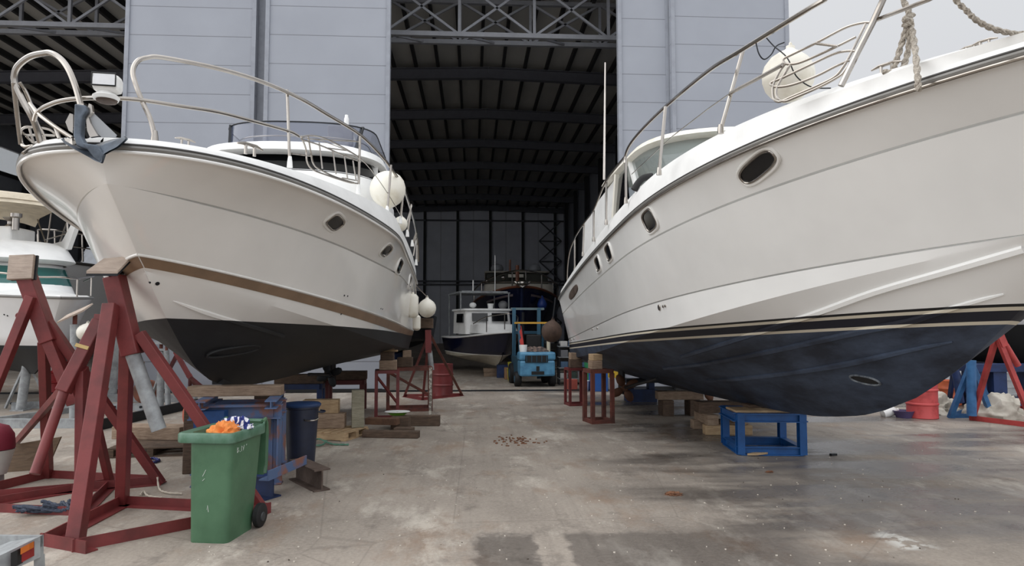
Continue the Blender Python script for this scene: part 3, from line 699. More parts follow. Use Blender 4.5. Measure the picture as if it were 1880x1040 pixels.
if h:
    q = stadium(h, nr, Vector((0, 1, -.15)), 1.3, .16, 24, .8)
    YR.part('air_vent', MB().tube(q, .02, 8, True).add([p+nr*(.02 if nr.dot(EYE-h) > 0 else -.02) for p in q], [tuple(range(len(q)))]), BROWNST)
dz = pf([(4.07, 3.86), (5.01, 3.93), (6.1, 4.0), (6.89, 4.04), (7.63, 4.04), (8.67, 3.98), (10.5, 3.9), (12.08, 3.78), (13.37, 3.64), (17.7, 2.95)], 3)
RB1 = [(max(b-.04, 0), u+.03, z+.09) for b, u, z in RC['sheer']]
RB3 = [(b, u, max(z, float(z0)+.12)) for (b, u, z), (_, _, z0) in zip(hull_curve((2.9, 2.1, 7, 2.2, .7), dz, UR, N), RC['sheer'])]
RB2 = [((b0*.55+b1*.45)+.03, u0*.55+u1*.45, z0*.55+z1*.45+.03) for (b0, u0, z0), (b1, u1, z1) in zip(RB1, RB3)]
RB4 = [(max(b-.42, 0), u+.22, z-.02) for b, u, z in RB3]
bw = MB()
for sg in (1, -1): bw.grid([[FR.w(sg*b, u, z) for b, u, z in r] for r in (RC['sheer'], RB1, RB2, RB3, RB4)])
YR.part('bulwark', bw, GELW); YR.part('deck', deck_mesh(FR, RB4, .1, 0), GELW)
# deckhouse: raked windscreen, roof and side panels
hs = YR.part('deckhouse', house(FR, [(8.3, 17.0, 1.72, 3.6, 24, 2.2), (9.0, 17.0, 1.70, 4.22, 24, 2.0)], cap=True), GELW)
WSG = glass('windscreen_glass', S(120, 132, 132), .55, .04)
YR.part('windscreen', house(FR, [(9.02, 13.2, 1.70, 4.22, 24, 2.0), (10.2, 13.2, 1.66, 4.92, 24, 1.7)], cap=False, back=False), WSG, hs, 'see-through glass')
YR.part('side_window', MB().grid([[FR.w(-1.71, 11.9, 4.2), FR.w(-1.71, 13.4, 4.0)], [FR.w(-1.67, 12.3, 4.86), FR.w(-1.67, 13.4, 4.80)]]), DGLASS, hs)
for sg in (-1, 1):
    YR.part('side_panel', MB().prism([FR.w(sg*1.68, 13.4, 3.55), FR.w(sg*1.68, 17.2, 3.1), FR.w(sg*1.68, 17.2, 4.5), FR.w(sg*1.66, 15.0, 4.8), FR.w(sg*1.66, 13.4, 4.9)], (sg*-.05, 0, 0)), GELW, hs)
    YR.part('window_pillar', MB().bar(FR.w(sg*1.70, 11.25, 4.2), FR.w(sg*1.66, 12.0, 4.92), .1, .1), GELW, hs)
    YR.part('window_pillar', MB().bar(FR.w(sg*1.69, 13.3, 3.7), FR.w(sg*1.66, 13.0, 4.92), .16, .1), CREAM, hs)
YR.part('roof', house(FR, [(10.15, 14.2, 1.66, 4.90, 24, 1.7), (9.95, 14.3, 1.76, 4.94, 24, 1.8), (10.1, 14.3, 1.70, 5.04, 24, 1.7), (11.5, 14.3, 1.2, 5.14, 24, 1.4)]), CREAM, hs)
YR.part('horn', MB().tube(smooth_path([at(1164, 349, 9.6), at(1172, 336, 9.6), at(1182, 327, 9.6), at(1198, 324, 9.6)], 5), .05, 10), BLACK)
YR.part('antenna', MB().tube([at(1109, 330, 13.2), at(1111, 115, 13.2)], .022, 6, rr=[.025, .014]), M('antenna_white', S(222, 216, 210), .4))
# rails
rt_ = [at(1545, -18, 4.95), at(1513, 0, 5.1), at(1470, 25, 5.35), at(1362, 92, 6.15), at(1300, 131, 6.8), at(1222, 196, 8.1), at(1180, 237, 9.0), at(1158, 264, 9.6), at(1149, 284, 9.9), at(1147, 300, 9.9)]
zr = at(1545, -18, 4.95).z
rt_ = [FR.w(2.0, 9.0, 4.75), FR.w(1.75, 6.5, 4.7), FR.w(1.25, 4.6, 4.66), FR.w(.9, 3.8, 4.62), FR.w(.4, 3.0, 4.6), FR.w(0, 2.75, 4.6), FR.w(-.4, 3.0, 4.6), FR.w(-.9, 3.8, zr+.1)]+rt_
rail(YR, 'top_rail', rt_, .022)
for b_, u_ in ((1.25, 4.6), (1.75, 6.5), (2.0, 9.0), (.3, 2.95)): rail(YR, 'stanchion', [FR.w(b_, u_, 4.68), FR.w(b_*.97, u_+.1, 3.85)], .02, 1)
rail(YR, 'top_rail', [at(1149, 286, 9.9), at(1113, 332, 11.3), at(1090, 385, 12.6), at(1072, 410, 14), at(1062, 425, 15), at(1054, 440, 15.8), at(1046, 462, 16.4), at(1042, 490, 16.8), at(1041, 520, 17.0)], .018)
rail(YR, 'bow_rail', [FR.w(-.35, 3.05, 4.3), at(1720, -8, 4.4), at(1704, 0, 4.45), at(1604, 38.6, 4.95)], .016, 1)
rail(YR, 'bow_rail', [at(1635, -29, 4.82), at(1621, 0, 4.85), at(1602, 42, 4.9), at(1575, 95, 4.95), at(1544, 158, 5.0)], .024, 1)
rail(YR, 'mid_rail', [at(1437, 119, 5.6), at(1390, 145, 5.95), at(1341, 171, 6.4)], .018, 1)
rail(YR, 'guard_wire', [at(1341, 171, 6.4), at(1300, 200, 6.9), at(1235, 250, 7.9), at(1160, 320, 9.7)], .006, 1)
for a_, b_, Y in (((1365, 90), (1323, 240), 6.45), ((1222, 196), (1210, 317), 7.9), ((1149, 290), (1149, 370), 9.9), ((1113, 332), (1113, 410), 11.4), ((1090, 385), (1090, 441), 12.7), ((1072, 412), (1070, 468), 14.2), ((1055, 440), (1055, 497), 15.8)):
    st = rail(YR, 'stanchion', [at(*a_, Y), at(*b_, Y)], .02, 1)
    YR.part('rail_foot', MB().lathe(at(*b_, Y), [(.032, -.03), (.03, .02), (.022, .06)], 12), STEEL, st)
def rack(pts, Y0=5.05, k=.0034):
    rail(YR, 'fender_rack_bar', [at(1300+x/3.241, y/3.241, Y0+k*(1604-(1300+x/3.241))) for x, y in pts], .011)
rack([(970, 135), (930, 135), (860, 150), (790, 178), (640, 258), (500, 325), (452, 350), (450, 370), (475, 382), (540, 375), (640, 335), (770, 275), (880, 220)])
rack([(880, 305), (820, 305), (740, 325), (600, 390), (440, 465), (380, 490), (375, 505), (410, 518), (500, 505), (640, 455), (760, 395), (840, 360)])
rack([(940, 140), (905, 210), (850, 320), (800, 405), (750, 460), (640, 515), (500, 575), (430, 605), (395, 595), (385, 560), (390, 500), (430, 420), (460, 380)])
rack([(965, 165), (920, 250), (870, 340), (815, 420), (780, 455), (660, 520), (530, 575), (460, 602), (420, 590), (405, 555), (420, 500), (490, 385)])
rail(YR, 'fender_rack_bar', [at(1498, 80, 5.4), at(1538, 85, 5.25)], .011, 1)
for px, py, Y, s_ in ((1628, 136, 4.95, .9), (1782, 97, 4.4, .55), (1808, 88, 4.3, .6)):
    cleat(YR, at(px, py, Y), (.5, -.85, .0), s_)
YR.part('rudder', MB().box(FR.w(-.9, 16.4, .62), (.06, .5, .6)), BLACKB)
for sg in (-1, 1):
    pr = YR.part('propeller_shaft', MB().tube([FR.w(sg*.95, 13.0, .95), FR.w(sg*.95, 15.9, .5)], .035, 8), DKMET)
    bl_ = MB().disc(FR.w(sg*.95, 15.85, .5), .08, .16, (0, 1, -.15), 12)
    for k in range(4):
        a = math.pi/2*k+.5
        bl_.ball(FR.w(sg*.95+.2*math.cos(a), 15.85, .5+.2*math.sin(a)), .16, 10, (1, .12, .62), Matrix.Rotation(-a, 3, 'Y'))
    YR.part('propeller', bl_, M('bronze_blade', S(110, 76, 58), .5, .5), pr)
# ropes on the right yacht
ROPE = M('grey_rope', S(182, 174, 162), .9, c2=S(126, 118, 108), scale=60, bump=.4, stretch=(1, 1, 1))
def rope(name, strands, r, label, mat=None):
    mb = MB()
    for P in strands:
        P = smooth_path(P, 8)
        # two twisted yarns
        for ph in (0, math.pi):
            Q = []
            for i, p in enumerate(P):
                t_ = (P[min(i+1, len(P)-1)]-P[max(i-1, 0)]).normalized(); x = t_.orthogonal().normalized(); y = t_.cross(x)
                Q.append(p+(x*math.cos(i*1.1+ph)+y*math.sin(i*1.1+ph))*r*.45)
            mb.tube(Q, r*.7, 6)
    return solo(name, mb, mat or ROPE, label, 'rope')
Yr = 4.85
rope('mooring_rope', [[FR.w(-1.15, 4.3, 4.6), at(1664, -20, Yr), at(1668, 20, Yr), at(1670, 32, Yr), at(1663, 40, Yr), at(1672, 44, Yr)], [at(1676, 28, Yr), at(1660, 36, Yr-.03), at(1674, 40, Yr-.03), at(1659, 47, Yr-.02)], [at(1666, 46, Yr), at(1654, 85, Yr+.03), at(1641, 128, Yr+.05)], [at(1668, 46, Yr), at(1668, 90, Yr), at(1656, 128, Yr+.03), at(1645, 134, Yr+.03), at(1622, 132, Yr+.06)], [at(1672, 42, Yr), at(1679, 80, Yr-.1), at(1684, 130, Yr-.32), at(1686, 166, Yr-.36)]], .022, 'knotted grey rope hanging down to a cleat of the dark blue bottomed yacht')
rope('mooring_rope', [[FR.w(-1.02, 4.05, 4.58), FR.w(-1.3, 4.05, 4.3), at(1754, -10, 4.1), at(1775, 20, 4.1), at(1800, 42, 4.1), at(1840, 58, 4.1), at(1885, 62, 4.1), at(1960, 50, 3.8), FR.w(-.4, 3.3, 3.8)]], .018, 'slack grey rope looping over the bow at top right')
def fender_ball(px, py, Y, r, mat, label, tip=(0, 0, 1), group=None, squash=(1, 1, 1)):
    c = at(px, py, Y); z = Vector(tip).normalized(); x = z.orthogonal().normalized(); R = Matrix((x, z.cross(x), z)).transposed()
    T = Thing('ball_fender', c-Vector((0, 0, r)), label, 'fender', group)
    pr_ = [(r*.02, -r), (r*.3, -r*.955), (r*.6, -r*.8), (r*.83, -r*.55), (r*.97, -r*.2), (r, .1*r), (r*.93, r*.42), (r*.74, r*.72), (r*.46, r*.95), (r*.24, r*1.08), (r*.17, r*1.16), (r*.17, r*1.26), (r*.02, r*1.27)]
    T.part('ball', MB().lathe(c, pr_, 24, R), mat)
    ring_ = [c+R @ Vector((math.cos(a)*r*.12, 0, r*1.3+math.sin(a)*r*.12)) for a in np.linspace(0, 2*math.pi, 12, endpoint=False)]
    T.part('eyelet', MB().tube(ring_, r*.03, 6, True), mat if mat is not CREAM else GELW)
    return T, c, R
FW1 = M('worn_white_vinyl', S(232, 228, 216), .5, c2=S(204, 194, 170), scale=2.5, lo=.5, hi=.75)
T, c, R = fender_ball(1447, 142, 6.0, .232, FW1, 'white ball fender tied behind the rails of the dark blue bottomed yacht', (.1, 0, 1))
T.part('lashing', MB().tube(smooth_path([at(1387, 74, 5.95), at(1393, 98, 5.9), at(1403, 109, 5.9), at(1416, 100, 5.9), at(1425, 85, 5.9), at(1440, 78, 5.9)], 5), .006, 6).tube(smooth_path([at(1405, 67, 5.95), at(1420, 84, 5.9), at(1445, 106, 5.7), at(1462, 140, 5.7), at(1490, 160, 5.75), at(1525, 162, 5.6)], 5), .006, 6), DKMET)
fender_ball(712, 347, 11.4, .30, FW1, 'large white ball fender standing on deck behind the brown striped yacht rails', (-.1, .1, -1))
fender_ball(735, 412, 12.2, .13, FW1, 'small white fender low on deck aft of the large ball', (.1, 0, 1))
T, c, R = fender_ball(784, 567, 16.2, .215, FW1, 'white ball fender hanging off the stern above a red stand', (0, 0, 1))
T.part('lanyard', MB().tube([c+Vector((0, 0, .28)), FL.w(2.3, 9.4, 2.86)], .012, 6), STEEL)
def fender_cyl(px, py, Y, r, h, mat, label, tip=None):
    c = at(px, py, Y); T = Thing('cylinder_fender', c-Vector((0, 0, h/2)), label, 'fender')
    T.part('tube', MB().lathe(c, [(.02, -h/2), (r*.6, -h*.47), (r, -h*.36), (r, h*.36), (r*.6, h*.47), (.03, h/2), (.03, h*.56)], 18), mat)
    T.part('lanyard', MB().tube([c+Vector((0, 0, h*.55)), c+Vector((-.04, .05, h*.55+.75))], .012, 6), STEEL); return T
fender_cyl(758, 562, 15.3, .125, .55, FW1, 'long white cylinder fender against the stern of the brown striped yacht')
fender_cyl(765, 593, 15.6, .09, .36, FW1, 'small white fender hanging lowest at the stern of the brown striped yacht')
BRF = M('brown_fender_cover', S(84, 66, 56), .85, c2=S(66, 52, 45), scale=6)
T, c, R = fender_ball(1013, 610, 17.6, .27, BRF, 'brown covered ball fender hanging off the stern of the dark blue bottomed yacht', (.1, 0, 1))
T.part('chain', MB().tube([c+Vector((.03, 0, .34)), c+Vector((.10, 0, .9))], .02, 6), DKMET)
# ================================================================== STANDS, BLOCKS AND BINS UNDER THE YACHTS
def G(px, py, z=0.0): return gp(px, py, z)
# --- red adjustable boat stand nearest the camera
A = Thing('boat_stand', G(250, 945), 'red steel tripod boat stand with grey jack pipe beside the green bin', 'boat stand')
P1, P4, P3 = G(112, 1012), G(224, 928), G(497, 942)
Yc = 7.25
tA, bA = at(210, 508, Yc), at(244, 652, Yc)
A.part('post', MB().bar(tA, bA, .17, .17, (0, 1, 0)), RED, bevel=.01)
A.part('jack_pipe', MB().tube([at(240, 640, Yc), at(292, 790, Yc)], .072, 16), GALV, label='grey jack pipe')
hd = A.part('head_plate', MB().bar(at(205, 506, Yc), at(222, 500, Yc), .22, .03), DKMET)
pd = [at(158, 503, 6.86), at(216, 503, 6.86), at(243, 475, 7.02), at(190, 480, 7.02)]
A.part('pad', MB().prism(pd, (0, 0, .03)), PLY, bevel=.004)
A.part('pad_plate', MB().prism([p-Vector((0, 0, .022)) for p in pd], (0, 0, .02)), DKMET)
def leg(T, a, b_, w=.075): return T.part('leg', MB().bar(a, b_, w, w, (0, 1, 0)), RED, bevel=.006)
leg(A, at(204, 560, Yc-.12), P1+Vector((.06, .1, .02)), .125); leg(A, at(233, 640, Yc), P4+Vector((0, 0, .02)), .11); leg(A, at(256, 612, Yc), P3+Vector((-.1, 0, .05)), .10)
def base(T, a, b_, w=.1, side=1): return T.part('base_bar', MB().angle(a, b_, w, .014, side), RED)
base(A, P1+Vector((.12, -.05, 0)), P3, .11, 1); base(A, G(78, 1004), P4, .11, -1); base(A, P4, P3, .10, -1); base(A, G(74, 1002), G(158, 1018), .11, 1)
# --- second one, further left
Bs = Thing('boat_stand', G(120, 890), 'red tripod boat stand with square timber pad at far left', 'boat stand')
Yb = 8.45
Q1, Q2, Q3 = G(-95, 925), G(88, 878), G(296, 889)
Bs.part('post', MB().bar(at(48, 505, Yb), at(92, 628, Yb), .17, .17, (0, 1, 0)), RED, bevel=.01)
Bs.part('jack_pipe', MB().bar(at(88, 620, Yb), at(137, 742, Yb), .12, .12, (0, 1, 0)), RED)
x = Vector((1, .1, .06)).normalized(); nrm = Vector((.05, -1, .22)).normalized(); y = nrm.cross(x).normalized(); nrm = x.cross(y)
pc = at(39, 491, Yb-.08)
Bs.part('pad', MB().box(pc, (.27, .30, .05), m=Matrix((x, y, nrm)).transposed()), PLY, bevel=.006)
Bs.part('pad_plate', MB().box(pc-nrm*.04+x*.02, (.27, .30, .03), m=Matrix((x, y, nrm)).transposed()), DKMET)
leg(Bs, at(58, 545, Yb-.1), Q1, .10); leg(Bs, at(80, 628, Yb), Q2, .095); leg(Bs, at(88, 592, Yb), Q3, .10)
base(Bs, Q1, Q2, .11, 1); base(Bs, Q2, Q3, .10, 1); base(Bs, Q3, Q1, .10, 1)
Bs.part('lifting_eye', MB().tube(smooth_path([at(41, 577, Yb-.1), at(33, 576, Yb-.12), at(30, 580, Yb-.12), at(33, 584, Yb-.12), at(41, 582, Yb-.1)], 4), .012, 6), RED)
# --- third, its long pipe leaning to the ground between the two
Cs = Thing('boat_stand', G(140, 930), 'red boat stand with long pipe leaning down left, steel hook on its head', 'boat stand')
Yt = 7.75
R1, R2, R3 = G(147, 948), G(203, 892), G(-70, 938)
Cs.part('post', MB().bar(at(184, 590, Yt), at(116, 720, Yt-.25), .13, .13, (0, 1, 0)), RED, bevel=.01)
Cs.part('jack_pipe', MB().tube([at(120, 712, Yt-.23), at(64, 871, Yt-.62)], .05, 14), RED)
Cs.part('paint_band', MB().bar(at(157, 636, Yt-.1), at(154, 642, Yt-.11), .14, .14, (0, 1, 0)), M('yellow_mark', S(206, 178, 116), .6), label='yellow paint band')
Cs.part('bracket', MB().bar(at(180, 612, Yt-.02), at(186, 578, Yt+.02), .12, .06, (0, 1, 0)), RED)
Cs.part('hook', MB().tube(smooth_path([at(190, 580, Yt-.08), at(195, 584, Yt-.1), at(192, 595, Yt-.1), at(184, 597, Yt-.1), at(186, 588, Yt-.1), at(190, 592, Yt-.1)], 5), .014, 8), STEEL)
leg(Cs, at(149, 682, Yt-.14), R1, .085); leg(Cs, at(152, 676, Yt-.12), R2, .08); leg(Cs, at(122, 706, Yt-.2), G(8, 838), .07)
base(Cs, R1, R2, .09, -1); base(Cs, R2, R3, .09, 1); base(Cs, R3, R1, .09, 1)

# --- wheelie bin
bc = G(420, 985); RZB = math.radians(-9)
BN = Thing('wheelie_bin', bc, 'green two-wheeled rubbish bin with its lid hanging open', 'bin')
GREEN = M('green_bin_plastic', S(76, 112, 84), .42, c2=S(62, 96, 70), scale=2.5, bump=.05)
GREEND = M('green_bin_rim', S(92, 126, 108), .4, c2=S(70, 108, 84), scale=8)
BNM = Matrix.Rotation(RZB, 3, 'Z')
o = G(346, 997)                               # front left foot
def bp_(x, y, z): return o+BNM @ Vector((x, y, z))
W0, D0, W1, D1, HB = .37, .50, .42, .62, .98
ox, oy = (W1-W0)/2, (D1-D0)/2
def shell(z, t=0):
    f = z/HB; w = W0+(W1-W0)*f-2*t; d = D0+(D1-D0)*f-2*t; x0 = -ox*f+t; y0 = t; r = .05; P = []
    for cx, cy, a0 in ((x0+r, y0+r, math.pi), (x0+w-r, y0+r, 1.5*math.pi), (x0+w-r, y0+d-r, 0), (x0+r, y0+d-r, .5*math.pi)):
        for k in range(5):
            a = a0+k*math.pi/8; P.append(bp_(cx+r*math.cos(a), cy+r*math.sin(a), z))
    return P
mb = MB(); rows = [shell(z) for z in (0.0, .03, .3, .6, HB-.02)]+[shell(HB-.02, .012), shell(.55, .012)]
mb.grid([r+[r[0]] for r in rows]); mb.add(rows[0], [tuple(range(20))]); mb.add(rows[-1], [tuple(range(20))])
body = BN.part('body', mb, GREEN)
def rimring(z, e, t):
    f = z/HB; P = []
    for p in shell(z): c_ = bp_(W0/2, D1/2, z); d = p-c_; q_ = c_+d*(1+e)+Vector((0, 0, t)); lx = (BNM.transposed() @ (q_-o)).x; P.append(q_+BNM @ Vector((-.07*max(0, W0/2-lx)/(W0/2)*(e > 0), 0, 0)))
    return P
rm = [rimring(HB-.03, .10, -.045), rimring(HB-.03, .115, -.03), rimring(HB-.03, .115, .03), rimring(HB-.03, .08, .045), rimring(HB-.03, -.04, .045), rimring(HB-.03, -.04, -.03)]
BN.part('rim', MB().grid([r+[r[0]] for r in rm]), GREEND, body)
# hinge bar across the back, open lid hanging behind, two wheels
yh = D1+.06
BN.part('handle', MB().tube([bp_(-.02, yh-.07, HB-.02), bp_(-.01, yh, HB+.035), bp_(W1-.04, yh, HB+.035), bp_(W1-.03, yh-.07, HB-.02)], .017, 10), GREEND)
ld = MB(); prof = [(-.02, .03), (.04, .05), (.07, .0), (.08, -.1), (.075, -.42), (.05, -.50)]
xs_ = (-.05, -.03, W1-.07, W1-.05)
R_ = [[bp_(x_, yh+a, HB+z) for x_ in xs_] for a, z in prof]; R2_ = [[bp_(x_, yh+a-.03, HB+z-.01) for x_ in xs_] for a, z in prof]
ld.grid(R_).grid(R2_, flip=True)
for k in (0, 3): ld.grid([[r[k] for r in R_], [r[k] for r in R2_]])
ld.grid([R_[-1], R2_[-1]]); ld.grid([R_[0], R2_[0]])
lid = BN.part('lid', ld, GREEN)
for x_ in (xs_[0], xs_[3]): BN.part('lid_edge', MB().tube([bp_(x_, yh+a-.01, HB+z) for a, z in prof], .02, 8), GREEN, lid)
for x_ in (-.02, W0+.05):
    w_ = BN.part('wheel', MB().disc(bp_(x_, D0+.03, .115), .115, .06, BNM @ Vector((1, 0, 0)), 24), BLACK)
    BN.part('hub', MB().disc(bp_(x_+(.02 if x_ > 0 else -.02), D0+.03, .1), .045, .04, BNM @ Vector((1, 0, 0)), 12), M('hub_grey', S(60, 62, 64), .6), w_)
BN.part('axle', MB().tube([bp_(-.02, D0+.03, .1), bp_(W0+.05, D0+.03, .1)], .014, 8), DKMET)
SCRW = M('white_scratch', S(214, 222, 214), .7)
mk = MB()
def scr(pts): mk.tube([bp_(*p) for p in pts], .0022, 4)
fx = W0+ox+.003
for y0, zs in ((.10, ((0, 0), (0, .05), (.025, .045), (.005, .028), (.03, .018), (0, 0))), (.15, ((0, 0), (.005, .006))), (.18, ((0, 0), (.0, .05), (.03, .03), (.03, .0), (.05, .05))), (.27, ((0, .04), (.008, .052)))):
    scr([(W0+ox*(.86)+.004+.1*0, y0+a, .80+b_) for a, b_ in zs])
for q in (((.12, .60), (.15, .66)), ((.17, .30), (.175, .34), (.185, .28)), ((.12, .56), (.14, .58))):
    scr([(x_, -.002, z_) for x_, z_ in q])
BN.part('paint_scrawl', mk, SCRW, body)
ORG = M('orange_cloth', S(236, 150, 78), .8, c2=S(214, 120, 52), scale=6)
from mathutils import noise as mnoise
def crumple(c, dx, dy, dz, seed, n=14, amp=.3, freq=3.2):
    n = max(n, 12)*2; mb = MB(); rows = []; off = Vector((seed*3.1, seed*1.7, seed*.9))
    for i in range(n+1):
        th = math.pi*i/n*.5+.001; row = []
        for k in range(2*n+1):
            a = math.pi*k/n; d = Vector((math.sin(th)*math.cos(a), math.sin(th)*math.sin(a), math.cos(th)))
            f = 1-abs(mnoise.noise(d*freq*.5+off))*2; g = 1-abs(mnoise.noise(d*freq+off*2))*2; h_ = mnoise.noise(d*freq*2.3+off)
            w = 1+amp*(.75*f+.4*g+.25*h_-.55)
            row.append(Vector(c)+Vector((dx*d.x*w, dy*d.y*w, max(0, dz*d.z*(1+amp*(1.1*f+.6*g+.35*h_-.9)*math.sin(min(1.57, th*1.6)+.25))))))
        row[-1] = row[0]; rows.append(row)
    return mb.grid(rows)
solo('cloth_bundle', crumple(bp_(.20, .24, HB-.06), .145, .19, .15, 3, 14, .35), ORG, 'crumpled orange cloth filling the top of the green bin', 'cloth')
m, n, b = new_mat('blue_white_cloth'); t = node(n, 'ShaderNodeTexCoord').outputs['Object']
wv = node(n, 'ShaderNodeTexWave', i_Scale=5, i_Distortion=9); n.links.new(t, wv.inputs['Vector'])
n.links.new(mixc(n, ramp(n, wv.outputs['Fac'], [(.58, 0.), (.64, 1.)]), S(38, 50, 120), S(226, 226, 232)), b.inputs['Base Color']); b.inputs['Roughness'].default_value = .8
solo('rag', crumple(bp_(.27, .30, HB+.015), .14, .10, .10, 5, amp=.45), m, 'blue and white patterned rag on the orange cloth in the green bin', 'cloth')

# --- round dark blue bin
rb = G(546, 856); rb.y += .2
DB = Thing('round_bin', rb, 'round dark navy plastic bin with lid behind the blue keel stand', 'bin')
NAVYP = M('navy_plastic', S(40, 46, 66), .45, c2=S(32, 37, 52), scale=3); NAVYL = M('navy_lid', S(44, 66, 106), .4)
DB.part('body', MB().lathe(rb, [(.19, 0), (.235, .78), (.25, .79), (.25, .82)], 28), NAVYP)
DB.part('lid', MB().lathe(rb, [(.265, .815), (.27, .84), (.25, .86), (.10, .875), (.01, .88)], 28), NAVYL)
hx = rb+Vector((.18, -.19, .64))
DB.part('handle', MB().tube(smooth_path([hx+Vector((-.10, .02, .02)), hx+Vector((-.07, -.05, 0)), hx+Vector((.05, -.05, .0)), hx+Vector((.09, .03, .02))], 5), .013, 8), STEEL, label='light metal handle')
DB.part('handle', MB().tube(smooth_path([rb+Vector((.24, .1, .74)), rb+Vector((.31, .08, .73)), rb+Vector((.31, -.06, .73)), rb+Vector((.24, -.08, .74))], 5), .013, 8), NAVYP)

# --- blue worn keel stand of I beams
KS = Thing('keel_stand', G(480, 880), 'worn blue steel I-beam stand under the bow of the brown striped yacht', 'keel stand')
f0 = G(521, 865); f0 = Vector((-2.56, 9.15, 0))
ux = Vector((1, .10, 0)).normalized(); uy = Vector((-.18, 1, 0)).normalized()
def kp(a, b_, z): return f0+ux*a+uy*b_+Vector((0, 0, z))
HT = .98
for a, b_ in ((0, -.35), (0, .25), (-.82, -.35), (-.82, .25)):
    KS.part('post', MB().ibeam(kp(a, b_, .16), kp(a, b_, HT-.16), .17, .17, .016, (1, 0, 0)), BLUER)
KS.part('web_plate', MB().bar(kp(-.10, -.36, .16), kp(-.10, -.36, HT-.05), .20, .012, (0, 1, 0)), BLUER)
for b_ in (-.35, .25): KS.part('top_beam', MB().ibeam(kp(-1.0, b_, HT-.08), kp(.1, b_, HT-.08), .16, .17, .016), BLUER)
for a in (-.82, 0): KS.part('cross_beam', MB().ibeam(kp(a, -.7, HT+.04), kp(a, .5, HT+.04), .14, .10, .014), BLUER)
KS.part('side_box', MB().box(kp(-.72, -.48, HT-.28), (.36, .14, .48)), M('clean_blue_panel', S(28, 78, 140), .45, c2=S(22, 62, 112)))
KS.part('gusset', MB().prism([kp(-.02, -.45, HT-.16), kp(-.30, -.45, HT-.16), kp(-.02, -.45, HT-.36)], (0, .014, 0)), BROWNST)
KS.part('base_beam', MB().ibeam(kp(-.95, -.35, .085), kp(.12, -.35, .085), .15, .16, .016), BLUER)
KS.part('base_beam', MB().ibeam(kp(-.95, .25, .085), kp(.12, .25, .085), .15, .16, .016), BLUER)
# loose I-beams lying in front
def loose_beam(p, q, w, h, mat, label, z0=0):
    mb = MB().ibeam(Vector(p)+Vector((0, 0, h/2+z0)), Vector(q)+Vector((0, 0, h/2+z0)), w, h, .018)
    return solo('steel_beam', mb, mat, label, 'beam')
loose_beam(G(582, 903)+Vector((.06, 0, 0)), G(530, 880)+Vector((.10, 0, 0)), .2, .26, BROWNST, 'short brown rusty I-beam lying beside the blue keel stand')
loose_beam(G(496, 921)+Vector((0, .12, 0)), G(440, 912)+Vector((0, .12, 0)), .24, .27, BLUED, 'blue I-beam offcut on the ground just behind the green bin')
q0, q1 = G(492, 884, .27), G(562, 853, .27); q1 = q0+(q1-q0)*1.0
solo('steel_beam', MB().angle(q0, q1, .11, .015, 1), BLUER, 'blue angle bar bridging the beams beside the round navy bin', 'beam')
# timbers on the keel stand, under the keel
def timber(c, d, rz, label, mat=None, group=None, name='timber_block', tilt=None):
    mb = MB(); R = Matrix.Rotation(rz, 3, 'Z')
    if tilt: R = R @ Matrix.Rotation(tilt, 3, 'Y')
    mb.box((0, 0, 0), d, m=R); zz = min(v.z for v in mb.v)
    for v in mb.v: v += Vector(c)-Vector((0, 0, zz))
    return solo(name, mb, mat or WOOD, label, 'timber', group, bevel=.008)
zt = HT+.092
timber(kp(-.5, .0, zt), (1.15, .24, .13), .08, 'long timber on the blue keel stand under the bow keel', WOOD)
kc = FL.w(0, 3.9, 0)
timber(kp(-.18, .62, 0), (.3, .3, 1.02), .1, 'upright dark timber post behind the blue keel stand', WOODD)
timber(kp(-1.12, .55, 0), (.2, .3, .95), .15, 'dark upright crib post left of the blue keel stand', WOODD)
# --- pallet with timbers right of it
def pallet(name, c, rz, label, L_=1.1, W_=.8, mat=None, group=None):
    T = Thing(name, c, label, 'pallet', group); R = Matrix.Rotation(rz, 3, 'Z'); c = Vector(c)
    for k in range(7): T.part('deck_board', MB().box(c+R @ Vector((0, -W_/2+W_/14+k*W_/7, .132)), (L_, W_/7*.72, .022), m=R), mat or WOODL)
    for k in (-1, 0, 1):
        T.part('stringer', MB().box(c+R @ Vector((k*(L_/2-.05), 0, .066)), (.09, W_, .11), m=R), mat or WOODL)
        T.part('bottom_board', MB().box(c+R @ Vector((0, k*(W_/2-.05), .0105)), (L_, .09, .02), m=R), mat or WOODL)
    return T
pc = G(608, 802); PRZ = math.radians(70)
pallet('pallet', pc, PRZ, 'pale wooden pallet carrying squared timbers beside the navy bin', .8, 1.05)
zt = .1432
timber(pc+Vector((-.16, .08, zt)), (.78, .24, .26), .02, 'lower squared timber lying on the pale pallet', WOOD)
timber(pc+Vector((-.20, .10, zt+.262)), (.62, .24, .24), .05, 'upper squared timber stacked on the pale pallet', WOODL)
timber(pc+Vector((.44, .14, zt)), (.22, .2, .66), .2, 'mossy timber block standing upright on the pallet corner', wood('mossy_timber', S(168, 162, 144), S(126, 122, 102)))
rope('mooring_rope', [[G(566, 816)+Vector((0, 0, .02)), G(585, 812)+Vector((0, 0, .05)), G(610, 818)+Vector((0, 0, .02)), G(640, 819)+Vector((0, 0, .02))], [G(568, 820)+Vector((0, 0, .02)), G(590, 821)+Vector((0, 0, .03)), G(600, 812)+Vector((0, 0, .02))]], .016, 'thin green rope tangled in front of the pale pallet', M('green_rope', S(96, 140, 120), .8))
